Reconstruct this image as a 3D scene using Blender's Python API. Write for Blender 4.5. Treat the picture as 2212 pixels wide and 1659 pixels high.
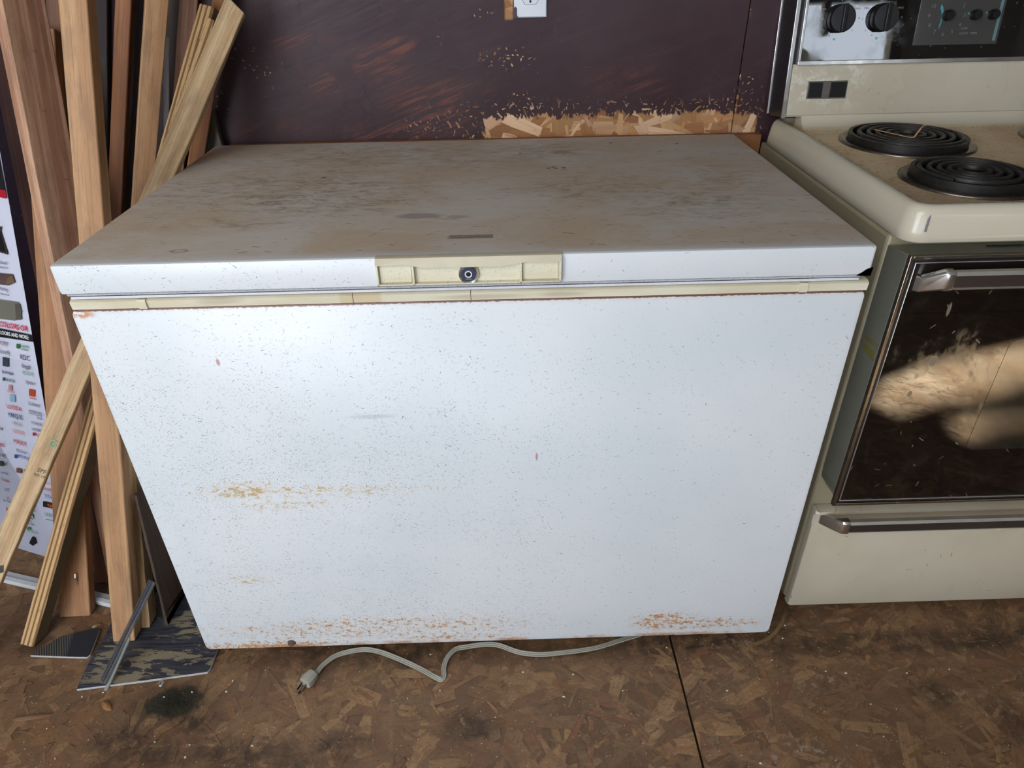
import bpy, bmesh, math, random
import numpy as np
from mathutils import Vector, Matrix, noise
random.seed(7)
SC = bpy.context.scene
COL = SC.collection
for o in list(bpy.data.objects): bpy.data.objects.remove(o)

# ------------------------------------------------------------------ camera
IW, IH = 2212, 1659
CAMP = np.array([0.6319, -0.9202, 1.256]); PITCH, YAW, ROLL, FPX = 0.5686, 0.0143, -0.0189, 1480.14
def cam_axes():
    f = np.array([math.sin(YAW)*math.cos(PITCH), math.cos(YAW)*math.cos(PITCH), -math.sin(PITCH)])
    r = np.array([math.cos(YAW), -math.sin(YAW), 0.]); u = np.cross(r, f)
    c, s = math.cos(ROLL), math.sin(ROLL)
    return c*r+s*u, -s*r+c*u, f
RX, UX, FX = cam_axes()
cd = bpy.data.cameras.new('camera'); cam = bpy.data.objects.new('camera', cd); COL.objects.link(cam)
cd.sensor_width = 36; cd.lens = FPX/IW*36; cd.clip_start = 0.02; cd.clip_end = 200
cam.matrix_world = Matrix(((RX[0], UX[0], -FX[0], CAMP[0]), (RX[1], UX[1], -FX[1], CAMP[1]), (RX[2], UX[2], -FX[2], CAMP[2]), (0, 0, 0, 1)))
SC.camera = cam
def unp(px, ax, v):
    """point of the plane axis=v seen at a photograph pixel"""
    d = FX + RX*(px[0]-IW/2)/FPX - UX*(px[1]-IH/2)/FPX
    return Vector(CAMP + d*(v-CAMP[ax])/d[ax])
def unp_plane(px, P0, n):
    d = Vector(FX + RX*(px[0]-IW/2)/FPX - UX*(px[1]-IH/2)/FPX); c = Vector(CAMP)
    return c + d*((P0-c).dot(n)/d.dot(n))

# ------------------------------------------------------------------ world, sun, daylight, exposure
w = bpy.data.worlds.new('sky'); SC.world = w; w.use_nodes = True
bg = w.node_tree.nodes['Background']; bg.inputs[0].default_value = (0.78, 0.87, 1.0, 1); bg.inputs[1].default_value = 4.0
def lamp(name, kind, energy, color, loc, target, **kw):
    l = bpy.data.lights.new(name, kind); l.energy = energy; l.color = color
    for k, v in kw.items(): setattr(l, k, v)
    o = bpy.data.objects.new(name, l); COL.objects.link(o); o.location = loc
    o.rotation_euler = (Vector(target)-Vector(loc)).to_track_quat('-Z', 'Y').to_euler(); return o
SUNV = Vector((1.12, -2.65, 1.50)).normalized()
lamp('sun', 'SUN', 75, (1.0, 0.85, 0.58), SUNV*8, (0, 0, 0), angle=0.016)
lamp('daylight_doorway', 'AREA', 66, (0.90, 0.95, 1.0), (-1.75, -3.3, 1.4), (0.2, 0, 0.8), shape='RECTANGLE', size=1.9, size_y=1.9)
lamp('ceiling_fill', 'AREA', 40, (0.97, 0.98, 1.0), (-0.3, -1.6, 2.38), (0.3, -0.2, 0.6), shape='RECTANGLE', size=1.8, size_y=1.2)  # added fill below the closed ceiling to brighten the lid
SC.view_settings.view_transform = 'Standard'; SC.view_settings.look = 'None'
SC.view_settings.exposure = -0.17; SC.view_settings.gamma = 1.0; SC.view_settings.use_curve_mapping = False

# ------------------------------------------------------------------ material helpers
def lin(c):
    r = []
    for v in c[:3]:
        v = v/255.0; r.append(v/12.92 if v <= 0.04045 else ((v+0.055)/1.055)**2.4)
    return (r[0], r[1], r[2], 1.0)
class Mat:
    def __init__(s, name, rough=0.5, metal=0.0, **kw):
        s.m = bpy.data.materials.new(name); s.m.use_nodes = True; s.t = s.m.node_tree
        s.b = s.t.nodes['Principled BSDF']; s.b.inputs['Roughness'].default_value = rough; s.b.inputs['Metallic'].default_value = metal
        for k, v in kw.items(): s.put(s.b.inputs[k.replace('_', ' ')], v)
        s.tc = None
    def put(s, sock, v):
        if isinstance(v, bpy.types.NodeSocket): s.t.links.new(v, sock)
        elif isinstance(v, (tuple, list)) and len(v) == 3 and sock.type == 'RGBA': sock.default_value = (*v, 1)
        else: sock.default_value = v
    def n(s, typ, ins=None, **props):
        nd = s.t.nodes.new(typ)
        for k, v in props.items(): setattr(nd, k, v)
        for k, v in (ins or {}).items(): s.put(nd.inputs[k], v)
        return nd
    def obj(s):
        if not s.tc: s.tc = s.n('ShaderNodeTexCoord')
        return s.tc.outputs['Object']
    def xyz(s, v=None):
        nd = s.n('ShaderNodeSeparateXYZ', {0: v or s.obj()}); return nd.outputs
    def comb(s, x, y, z=0.0): return s.n('ShaderNodeCombineXYZ', {0: x, 1: y, 2: z}).outputs[0]
    def mp(s, v=None, scale=(1, 1, 1), loc=(0, 0, 0), rot=(0, 0, 0)):
        return s.n('ShaderNodeMapping', {0: v or s.obj(), 1: loc, 2: rot, 3: scale}).outputs[0]
    def ma(s, op, a, b=0.0, c=0.0, clamp=False):
        nd = s.n('ShaderNodeMath', {0: a, 1: b, 2: c}, operation=op); nd.use_clamp = clamp; return nd.outputs[0]
    def vm(s, op, a, b=(0, 0, 0), sc=None):
        nd = s.n('ShaderNodeVectorMath', {0: a, 1: b}, operation=op)
        if sc is not None: s.put(nd.inputs['Scale'], sc)
        return nd.outputs[0]
    def noise(s, v=None, scale=5, detail=4, rough=0.55, dist=0.0, col=False, lac=2.0):
        nd = s.n('ShaderNodeTexNoise', {'Vector': v or s.obj(), 'Scale': scale, 'Detail': detail, 'Roughness': rough, 'Distortion': dist, 'Lacunarity': lac})
        return nd.outputs[1 if col else 0]
    def ramp(s, f, a, b, va=0.0, vb=1.0, smooth=True):
        nd = s.n('ShaderNodeMapRange', {'Value': f, 'From Min': a, 'From Max': b, 'To Min': va, 'To Max': vb}); nd.clamp = True
        if smooth: nd.interpolation_type = 'SMOOTHSTEP'
        return nd.outputs[0]
    def mix(s, f, a, b, mode='MIX'):
        nd = s.n('ShaderNodeMix', None, data_type='RGBA', blend_type=mode); nd.clamp_factor = True
        s.put(nd.inputs[0], f)
        for i, v in ((6, a), (7, b)):
            s.put(nd.inputs[i], v)
        return nd.outputs[2]
    def mul(s, *a):
        r = a[0]
        for x in a[1:]: r = s.ma('MULTIPLY', r, x)
        return r
    def mx(s, *a):
        r = a[0]
        for x in a[1:]: r = s.ma('MAXIMUM', r, x)
        return r
    def blob(s, X, Y, cx, cy, rx, ry, soft=1.0):
        """soft ellipse mask 1 inside .. 0 outside"""
        a = s.ma('DIVIDE', s.ma('SUBTRACT', X, cx), rx); b = s.ma('DIVIDE', s.ma('SUBTRACT', Y, cy), ry)
        d = s.ma('SQRT', s.ma('ADD', s.ma('MULTIPLY', a, a), s.ma('MULTIPLY', b, b)))
        return s.ramp(d, 1.0+soft*0.5, 1.0-soft*0.5)
    def box(s, X, Y, x0, x1, y0, y1, e=0.001):
        lo = s.ramp(s.ma('SUBTRACT', X, x0), -e, e) if isinstance(x0, bpy.types.NodeSocket) else s.ramp(X, x0-e, x0+e)
        return s.mul(lo, s.ramp(X, x1+e, x1-e), s.ramp(Y, y0-e, y0+e), s.ramp(Y, y1+e, y1-e))
    def ticks(s, v2, scale, ln=0.32, wd=0.045, spread=2.2, dens=0.6, off=0.0, warp=0.25):
        """small scratches: one short stroke per Voronoi cell, each with its own direction"""
        P = s.vm('ADD', s.vm('SCALE', v2, sc=scale), (off, off*1.7, 0))
        if warp: P = s.vm('ADD', P, s.vm('SCALE', s.vm('SUBTRACT', s.noise(P, 1.3, 1, col=True), (0.5, 0.5, 0.5)), sc=warp))
        vo = s.n('ShaderNodeTexVoronoi', {'Vector': P, 'Scale': 1.0}, voronoi_dimensions='2D')
        rel = s.xyz(s.vm('SUBTRACT', P, vo.outputs['Position'])); c = s.n('ShaderNodeSeparateColor', {0: vo.outputs['Color']}).outputs
        a = s.ma('MULTIPLY', s.ma('SUBTRACT', c[0], 0.5), spread); ca = s.ma('COSINE', a); sa = s.ma('SINE', a)
        u = s.ma('ABSOLUTE', s.ma('ADD', s.mul(rel[0], ca), s.mul(rel[1], sa)))
        q = s.ma('ABSOLUTE', s.ma('SUBTRACT', s.mul(rel[1], ca), s.mul(rel[0], sa)))
        L = s.ma('MULTIPLY_ADD', c[1], ln, 0.04); Wd = s.ma('MULTIPLY_ADD', c[2], wd, wd*0.35)
        mu = s.ramp(s.ma('DIVIDE', u, L), 1.0, 0.75); mv = s.ramp(s.ma('DIVIDE', q, Wd), 1.1, 0.5)
        r = s.n('ShaderNodeTexWhiteNoise', {'Vector': vo.outputs['Position']}, noise_dimensions='2D').outputs[0]
        if isinstance(dens, float): k = s.ma('LESS_THAN', r, dens)
        else: k = s.ma('LESS_THAN', r, dens)
        return s.mul(mu, mv, k)
    def bump(s, h, strength=0.3, dist=0.002):
        nd = s.n('ShaderNodeBump', {'Height': h, 'Strength': strength, 'Distance': dist}); s.put(s.b.inputs['Normal'], nd.outputs[0]); return nd
    def done(s, color=None, rough=None):
        if color is not None: s.put(s.b.inputs['Base Color'], color)
        if rough is not None: s.put(s.b.inputs['Roughness'], rough)
        return s.m
def plain(name, rgb, rough=0.5, metal=0.0, var=0.06, vs=40, **kw):
    m = Mat(name, rough, metal, **kw); c = lin(rgb)
    f = m.noise(scale=vs, detail=3)
    d = tuple(x*(1-var*2.2) for x in c[:3])+(1,); e = tuple(min(1, x*(1+var)) for x in c[:3])+(1,)
    return m.done(m.mix(f, d, e), m.ramp(m.noise(scale=vs*0.7, detail=3), 0.3, 0.7, max(0.02, rough*0.85), min(1, rough*1.15)))

# ------------------------------------------------------------------ mesh / object helpers
def link(name, bm, mat, parent=None, smooth=False, kind=None, bevel=None, seg=2, auto=False):
    me = bpy.data.meshes.new(name)
    if isinstance(bm, tuple): me.from_pydata(*bm); me.update()
    else:
        bmesh.ops.recalc_face_normals(bm, faces=bm.faces); bm.to_mesh(me); bm.free()
    for m in (mat if isinstance(mat, (list, tuple)) else [mat]): me.materials.append(m)
    o = bpy.data.objects.new(name, me); COL.objects.link(o)
    if smooth:
        for p in me.polygons: p.use_smooth = True
        if smooth != 'all': me.set_sharp_from_angle(angle=math.radians(38))
    if parent: 
        o.parent = parent; o.matrix_parent_inverse = parent.matrix_world.inverted()
    if kind: o['kind'] = kind
    if bevel:
        b = o.modifiers.new('bevel', 'BEVEL'); b.width = bevel; b.segments = seg; b.limit_method = 'ANGLE'; b.angle_limit = math.radians(35)
        for p in me.polygons: p.use_smooth = True
        me.set_sharp_from_angle(angle=math.radians(38))
        b.harden_normals = False
    return o
def thing(name, label, cat, loc, group=None):
    o = bpy.data.objects.new(name, None); COL.objects.link(o); o.location = loc; o.empty_display_size = 0.05
    o.matrix_world = Matrix.Translation(loc); tag(o, label, cat, group); return o
def tag(o, label, cat, group=None):
    o['label'] = label; o['category'] = cat
    if group: o['group'] = group
    return o
def bx(bm, a, b, mi=0):
    x0, y0, z0 = a; x1, y1, z1 = b
    v = [bm.verts.new(p) for p in ((x0, y0, z0), (x1, y0, z0), (x1, y1, z0), (x0, y1, z0), (x0, y0, z1), (x1, y0, z1), (x1, y1, z1), (x0, y1, z1))]
    for f in ((0, 3, 2, 1), (4, 5, 6, 7), (0, 1, 5, 4), (1, 2, 6, 5), (2, 3, 7, 6), (3, 0, 4, 7)):
        bm.faces.new([v[i] for i in f]).material_index = mi
    return v
def box(name, a, b, mat, parent=None, **kw):
    bm = bmesh.new(); bx(bm, a, b); return link(name, bm, mat, parent, **kw)
def loft(rings, closed=True, cap0=True, cap1=True):
    bm = bmesh.new(); R = [[bm.verts.new(p) for p in r] for r in rings]; n = len(R[0])
    for i in range(len(R)-1):
        for j in range(n if closed else n-1):
            k = (j+1) % n; bm.faces.new((R[i][j], R[i][k], R[i+1][k], R[i+1][j]))
    if cap0: bm.faces.new(R[0][::-1])
    if cap1: bm.faces.new(R[-1])
    return bm
def prism(poly, ax, a, b):
    """extrude a polygon of 2D points along axis ax from a to b"""
    def P(p, t):
        q = list(p); q.insert(ax, t); return q
    return loft([[P(p, a) for p in poly], [P(p, b) for p in poly]])
def cyl(bm, c0, c1, r0, r1=None, n=24, cap=True):
    c0, c1 = Vector(c0), Vector(c1); r1 = r0 if r1 is None else r1
    z = (c1-c0).normalized(); x = z.orthogonal().normalized(); y = z.cross(x)
    A = [bm.verts.new(c0+(x*math.cos(t)+y*math.sin(t))*r0) for t in [i*2*math.pi/n for i in range(n)]]
    B = [bm.verts.new(c1+(x*math.cos(t)+y*math.sin(t))*r1) for t in [i*2*math.pi/n for i in range(n)]]
    for i in range(n): bm.faces.new((A[i], A[(i+1) % n], B[(i+1) % n], B[i]))
    if cap: bm.faces.new(A[::-1]); bm.faces.new(B)
def lathe(prof, c, n=48, ax='z'):
    bm = bmesh.new(); rings = []
    for r, z in prof:
        rings.append([bm.verts.new((c[0]+r*math.cos(t), c[1]+r*math.sin(t), c[2]+z)) for t in [i*2*math.pi/n for i in range(n)]])
    for i in range(len(rings)-1):
        for j in range(n): bm.faces.new((rings[i][j], rings[i][(j+1) % n], rings[i+1][(j+1) % n], rings[i+1][j]))
    return bm
def sweep(pts, sect, up=Vector((0, 0, 1)), cap=True, ups=None):
    """sweep a 2D section (side, up) along a polyline"""
    pts = [Vector(p) for p in pts]; rings = []
    for i, p in enumerate(pts):
        t = (pts[min(i+1, len(pts)-1)]-pts[max(i-1, 0)]).normalized(); U = ups[i] if ups else up
        s = t.cross(U).normalized(); u = s.cross(t).normalized()
        rings.append([p+s*a+u*b for a, b in sect])
    return loft(rings, True, cap, cap)
def circ(r, n=10): return [(r*math.cos(i*2*math.pi/n), r*math.sin(i*2*math.pi/n)) for i in range(n)]
def smooth_path(P, n=8):
    P = [Vector(p) for p in P]; out = []
    for i in range(len(P)-1):
        a, b, c, d = P[max(i-1, 0)], P[i], P[i+1], P[min(i+2, len(P)-1)]
        for k in range(n):
            t = k/n; out.append(0.5*((2*b)+(c-a)*t+(2*a-5*b+4*c-d)*t*t+(3*b-a-3*c+d)*t**3))
    return out+[P[-1]]
def rrect(x0, x1, y0, y1, r, n=5):
    p = []
    for cx, cy, a in ((x1-r, y1-r, 0), (x0+r, y1-r, 90), (x0+r, y0+r, 180), (x1-r, y0+r, 270)):
        for k in range(n+1):
            t = math.radians(a+90*k/n); p.append((cx+r*math.cos(t), cy+r*math.sin(t)))
    return p
def text(name, s, mat, parent, origin, ux, uy, size, sx=1.0, depth=0.0002, center=True, bold=0.0):
    c = bpy.data.curves.new(name, 'FONT'); c.body = s; c.size = size; c.extrude = depth; c.offset = bold
    if center: c.align_x = 'CENTER'; c.align_y = 'CENTER'
    c.resolution_u = 2
    t = bpy.data.objects.new(name, c); COL.objects.link(t); bpy.context.view_layer.update()
    me = bpy.data.meshes.new_from_object(t.evaluated_get(bpy.context.evaluated_depsgraph_get())); bpy.data.objects.remove(t)
    ux, uy = Vector(ux).normalized(), Vector(uy).normalized(); uz = ux.cross(uy)
    M = Matrix(((ux[0]*sx, uy[0], uz[0], origin[0]), (ux[1]*sx, uy[1], uz[1], origin[1]), (ux[2]*sx, uy[2], uz[2], origin[2]), (0, 0, 0, 1)))
    me.transform(M); me.materials.clear(); me.materials.append(mat)
    o = bpy.data.objects.new(name, me); COL.objects.link(o); o.parent = parent; o.matrix_parent_inverse = parent.matrix_world.inverted(); return o

# ------------------------------------------------------------------ strand-board flakes (real overlapping chips)
def clip_x(poly, xs, keep_less):
    out = []
    for i in range(len(poly)):
        a, b = poly[i], poly[(i+1) % len(poly)]
        ina = (a[0] < xs) == keep_less; inb = (b[0] < xs) == keep_less
        if ina: out.append(a)
        if ina != inb:
            t = (xs-a[0])/(b[0]-a[0]); out.append(tuple(a[k]+(b[k]-a[k])*t for k in range(len(a))))
    return out
def strand_panel(name, x0, x1, y0, y1, thick, n, palette, wall=None, parent=None, mat=None, big=1.0, seed=1):
    """slab plus flakes. flat on the floor (z up) or, with wall=Y, standing with its face at y=Y"""
    R = random.Random(seed); V = []; F = []; C = []
    def tr(u, v, h): return (u, v, h) if wall is None else (u, wall-h, v)
    base = palette[0]
    def quad(ps, col):
        i = len(V); V.extend(ps); F.append(tuple(range(i, i+len(ps)))); C.append(col)
    c = [(x0, y0), (x1, y0), (x1, y1), (x0, y1)]
    i0 = len(V); V.extend([tr(u, v, 0) for u, v in c]+[tr(u, v, -thick) for u, v in c])
    for f in ((0, 1, 2, 3), (7, 6, 5, 4), (0, 4, 5, 1), (1, 5, 6, 2), (2, 6, 7, 3), (3, 7, 4, 0)): F.append(tuple(i0+k for k in f)); C.append((*base, 0.5))
    for k in range(n):
        cx, cy = R.uniform(x0, x1), R.uniform(y0, y1)
        L = R.uniform(0.03, 0.135)*big; Wd = min(L*0.6, R.uniform(0.006, 0.034))*big
        if k > n*0.8: L *= 0.35; Wd *= 0.3
        a = R.gauss(0, 0.9) if R.random() < 0.75 else R.uniform(0, math.pi)
        ca, sa = math.cos(a), math.sin(a); h = 0.0003+0.0009*k/n; tilt = R.uniform(-1, 1)*0.00035
        e = Wd*R.uniform(-0.5, 0.5); pts = [(-L/2, -Wd/2*R.uniform(.6, 1)), (0, -Wd/2*R.uniform(.85, 1.1)), (L/2, -Wd/2*R.uniform(.5, 1)), (L/2+e, Wd/2*R.uniform(.5, 1)), (0, Wd/2*R.uniform(.85, 1.1)), (-L/2-e, Wd/2*R.uniform(.5, 1))]
        poly = [(cx+p*ca-q*sa, cy+p*sa+q*ca, max(0.0001, h+tilt*(p/L)*2)) for p, q in pts]
        for xs, less in ((x0, False), (x1, True)):
            poly = clip_x(poly, xs, less)
            if len(poly) < 3: break
        if len(poly) < 3: continue
        poly = [(p[0], min(max(p[1], y0), y1), p[2]) for p in poly]
        col = R.choice(palette[1:]); b = R.uniform(0.8, 1.2)
        quad([tr(*p) for p in poly], (col[0]*b, col[1]*b, col[2]*b, (a/math.pi) % 1.0))
    me = bpy.data.meshes.new(name); me.from_pydata(V, [], F); me.update()
    at = me.attributes.new('chip', 'FLOAT_COLOR', 'CORNER'); buf = []
    for p in me.polygons: buf.extend(list(C[p.index])*p.loop_total)
    at.data.foreach_set('color', buf); me.materials.append(mat)
    o = bpy.data.objects.new(name, me); COL.objects.link(o)
    if parent: o.parent = parent
    return o
def chip_grain(m, plane='xy'):
    """chip colour with fine grain running along the chip"""
    at = m.n('ShaderNodeAttribute', attribute_name='chip'); ang = m.ma('MULTIPLY', at.outputs['Alpha'], math.pi)
    X, Y, Z = m.xyz(); 
    if plane == 'xz': Y = Z
    ca, sa = m.ma('COSINE', ang), m.ma('SINE', ang)
    u = m.ma('ADD', m.mul(X, ca), m.mul(Y, sa)); v = m.ma('SUBTRACT', m.mul(Y, ca), m.mul(X, sa))
    g = m.noise(m.comb(m.mul(u, 14.0), m.mul(v, 230.0), ang), 1.0, 3)
    return at.outputs['Color'], g, X, Y
L3 = lambda *c: tuple(lin(c)[:3])

# floor material
FP = [L3(112, 88, 66), L3(160, 126, 92), L3(146, 114, 84), L3(170, 134, 96), L3(138, 102, 76), L3(140, 112, 86), L3(142, 100, 76), L3(176, 142, 106), L3(126, 100, 76), L3(152, 116, 86), L3(144, 106, 70)]
m = Mat('strand_board_floor', 0.62)
chip, g, X, Y = chip_grain(m)
col = m.mix(m.ramp(g, 0.3, 0.7), m.mix(0.30, chip, (0.03, 0.02, 0.012, 1)), chip)
v2f = m.comb(X, Y)
col = m.mix(0.14, col, lin((140, 108, 78)))
w1 = m.noise(m.mp(scale=(30, 55, 1), rot=(0, 0, .25)), 1, 6, .72, .8); w2 = m.noise(m.mp(scale=(150, 230, 1), rot=(0, 0, -.2)), 1, 3, .7)
col = m.mix(m.mul(m.ramp(w1, .40, .66), .5), col, lin((96, 72, 54))); col = m.mix(m.mul(m.ramp(w2, .5, .72), .35), col, lin((70, 50, 36)))
col = m.mix(m.mul(m.ticks(v2f, 34, .5, .02, 2.4, .5, 3., .8), .45), col, lin((60, 42, 30))); col = m.mix(m.mul(m.ticks(v2f, 70, .5, .03, 3, .4, 13., .7), .4), col, lin((178, 146, 112)))
big = m.noise(scale=2.3, detail=5, rough=0.6); mid = m.noise(scale=9, detail=5, rough=0.65)
left = m.ramp(X, 0.75, 0.1)
mud = m.mx(m.mul(left, m.ramp(mid, 0.25, 0.62), 0.55), m.mul(m.ramp(big, 0.46, 0.62), 0.4))
col = m.mix(mud, col, lin((116, 88, 66)))
# dark stains, plus darker bands along the freezer, range and lumber
st = None
for cx, cy, rx, ry in ((-.045, -.1, .075, .045), (.02, -.14, .05, .02), (-.11, -.17, .06, .04), (-.10, -.25, .07, .04), (-.02, -.2, .1, .03), (.2, -.25, .11, .06), (.13, -.21, .07, .04), (.31, -.2, .05, .03), (.55, -.17, .05, .03), (1.46, -.13, .035, .03), (1.58, -.2, .03, .05), (1.03, -.27, .02, .02), (-.33, .045, .12, .022), (-.3, .2, .12, .05), (.35, .01, .3, .05), (1.0, .02, .3, .06), (1.5, -.01, .5, .028), (1.9, 0.0, .4, .03)):
    b = m.blob(X, Y, cx, cy, rx, ry, 1.3); st = b if st is None else m.mx(st, b)
st = m.mul(st, m.ramp(m.noise(scale=26, detail=6, rough=0.7), 0.32, 0.6))
col = m.mix(m.mul(st, 0.75), col, lin((44, 36, 28)))
nz = m.mul(m.ma('SUBTRACT', m.noise(scale=30, detail=4), .5), .05)
sm = m.blob(m.ma('ADD', X, nz), m.ma('ADD', Y, nz), -.038, -.098, .052, .034, 0.35)
col = m.mix(m.mul(sm, m.ramp(m.noise(scale=300, detail=3), 0.25, 0.45), 0.9), col, lin((36, 37, 28)))
wet = m.mul(m.blob(X, Y, 0.5, -.13, 0.05, .05, 1), 0.5)
# chalky scuffs
ch = None
for cx, cy, rx, ry in ((1.17, -.23, .05, .02), (1.24, -.27, .08, .02), (1.66, -.16, .08, .025), (1.52, -.135, .06, .012), (1.1, 0.0, .08, .012), (1.25, -.1, .05, .02), (1.75, -.1, .1, .03), (1.1, -.24, .02, .03)):
    b = m.blob(X, Y, cx, cy, rx, ry, 1.4); ch = b if ch is None else m.mx(ch, b)
ch = m.mul(ch, m.ramp(m.noise(m.mp(scale=(60, 60, 60), rot=(0, 0, 0.6)), 1, 6, 0.75), 0.5, 0.68))
col = m.mix(m.mul(ch, 0.75), col, lin((178, 160, 150)))
# specks
sp = m.n('ShaderNodeTexVoronoi', {'Vector': m.obj(), 'Scale': 150.0}, voronoi_dimensions='2D')
rs = m.n('ShaderNodeTexWhiteNoise', {'Vector': sp.outputs['Position']}, noise_dimensions='2D').outputs[0]
col = m.mix(m.mul(m.ramp(sp.outputs['Distance'], 0.16, 0.1), m.ma('LESS_THAN', rs, 0.02)), col, lin((205, 196, 180)))
col = m.mix(m.mul(m.ramp(sp.outputs['Distance'], 0.2, 0.12), m.ma('GREATER_THAN', rs, 0.955), 0.8), col, lin((34, 26, 22)))
m.bump(m.ma('ADD', g, m.mul(m.noise(scale=120, detail=4), 1.2)), 0.35, 0.0006)
col = m.mix(1.0, col, (0.94, 0.90, 0.82, 1), 'MULTIPLY')
M_FLOOR = m.done(col, m.ramp(mid, 0.3, 0.7, 0.5, 0.78))

# wall paint over strand board
WP = [L3(168, 126, 86), L3(196, 156, 112), L3(208, 172, 130), L3(180, 134, 90), L3(196, 154, 116), L3(160, 112, 76), L3(214, 180, 146), L3(168, 118, 78), L3(200, 162, 128)]
m = Mat('dark_plum_paint_over_strand_board', 0.5)
chip, g, X, Z = chip_grain(m, 'xz')
bare_col = m.mix(m.ramp(g, 0.3, 0.7), m.mix(0.2, chip, lin((120, 70, 35))), chip)
n1 = m.noise(m.mp(scale=(60, 1, 26), rot=(0, .35, 0)), 1.0, 6, 0.75, 0.8); n2 = m.noise(m.mp(scale=(7, 1, 7)), 1.0, 4)
edge = m.ma('MULTIPLY_ADD', m.ma('SUBTRACT', n1, 0.5), 0.075, m.ma('MULTIPLY_ADD', m.ma('SUBTRACT', n2, 0.5), 0.03, 0.929))
bare = m.mul(m.ramp(m.ma('SUBTRACT', edge, Z), -0.001, 0.001), m.ramp(m.ma('MULTIPLY_ADD', m.ma('SUBTRACT', n1, 0.5), 0.12, X), 0.595, 0.60), m.ramp(X, 1.232, 1.226))
v2 = m.comb(X, Z)
fr = m.mul(m.ramp(Z, 0.975, 0.93), m.ramp(X, 0.38, 0.6), m.ramp(X, 1.27, 1.2))
t1 = m.mul(m.ticks(v2, 52, 0.6, 0.09, 4.0, 0.55, 3.0, 0.5), fr); t2 = m.mul(m.ticks(v2, 95, 0.5, 0.12, 5.0, 0.4, 7.0, 0.5), m.mul(m.ramp(Z, 0.97, 0.94), m.ramp(X, 0.42, 0.6), m.ramp(X, 1.27, 1.2)))
spots = m.mul(m.ticks(v2, 85, 0.3, 0.14, 5, 0.5, 1.0, 0.5), m.ramp(m.noise(m.mp(scale=(9, 1, 9), loc=(3, 0, 0)), 1, 2), 0.6, 0.66), m.ramp(Z, 1.13, 1.0))
sp2 = m.mul(m.ticks(v2, 90, 0.35, 0.15, 3, 0.75, 5.0, 0.3), m.mx(m.blob(X, Z, 0.685, 0.965, .025, .018, 1), m.blob(X, Z, 0.655, 1.05, .05, .02, 1), m.blob(X, Z, 0.46, 0.915, .04, .015, 1), m.blob(X, Z, 0.61, 1.135, .02, .01, 1)))
seam = m.mul(m.ramp(m.ma('ABSOLUTE', m.ma('SUBTRACT', X, 1.176)), 0.004, 0.0015), m.ramp(m.noise(scale=60, detail=3), 0.56, 0.6), m.ramp(Z, 1.12, 0.98, 0.4, 1.0))
bare = m.mx(bare, t1, t2, spots, sp2, seam, m.box(X, Z, 0.655, 0.672, 1.125, 1.2, 0.003))
# brush marks: reddish wipes
ang = m.n('ShaderNodeVectorRotate', {'Vector': m.obj(), 'Angle': 0.35, 'Axis': (0, 1, 0)}).outputs[0]
br = m.noise(m.mp(ang, scale=(7, 1, 120)), 1.0, 4, 0.6, 1.2)
br2 = m.noise(m.mp(scale=(60, 1, 8)), 1.0, 4, 0.6, 1.0)
zone = m.mx(m.blob(X, Z, .30, 1.03, .13, .05, 1.2), m.blob(X, Z, .22, 1.085, .07, .02, 1.2), m.blob(X, Z, .42, 1.08, .05, .018, 1.2), m.blob(X, Z, .52, .96, .12, .045, 1.2), m.blob(X, Z, .40, .9, .12, .03, 1.2), m.mul(m.blob(X, Z, .95, 1.0, .1, .03, 1.2), .5), m.mul(m.blob(X, Z, .12, .91, .08, .03, 1.0), .5))
wipe = m.mul(zone, m.ramp(br, 0.42, 0.62), m.ramp(m.noise(m.mp(scale=(14, 1, 14)), 1, 4), 0.36, 0.6))
paint = m.mix(m.ramp(m.noise(m.mp(scale=(4, 1, 4)), 1, 5, 0.6), 0.35, 0.65), lin((54, 32, 38)), lin((63, 44, 48)))
paint = m.mix(m.mul(m.ramp(m.noise(m.mp(ang, scale=(6, 1, 50)), 1, 5, 0.6), 0.5, 0.75), 0.4), paint, lin((70, 53, 55)))
paint = m.mix(m.mul(m.ticks(v2, 26, 0.55, 0.012, 2.6, 0.5, 13.0, 0.9), 0.22), paint, lin((120, 92, 88)))
paint = m.mix(m.mul(wipe, 0.62), paint, lin((130, 74, 58)))
col = m.mix(bare, paint, bare_col)
m.bump(m.ma('ADD', m.mul(m.noise(m.mp(scale=(90, 90, 200)), 1, 4), 0.7), m.mul(bare, -0.8)), 0.35, 0.0008)
m.b.inputs['Specular IOR Level'].default_value = 0.35
M_WALL = m.done(col, m.ma('ADD', m.ramp(br, 0.3, 0.7, 0.50, 0.60), m.mul(bare, 0.25)))
M_DARKFLOOR = plain('dark_gap', (22, 17, 14), 0.9)
M_PLAINWALL = plain('plum_wall_paint', (46, 34, 37), 0.6)
M_WHITEWALL = plain('off_white_wall', (190, 188, 182), 0.8)

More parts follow.
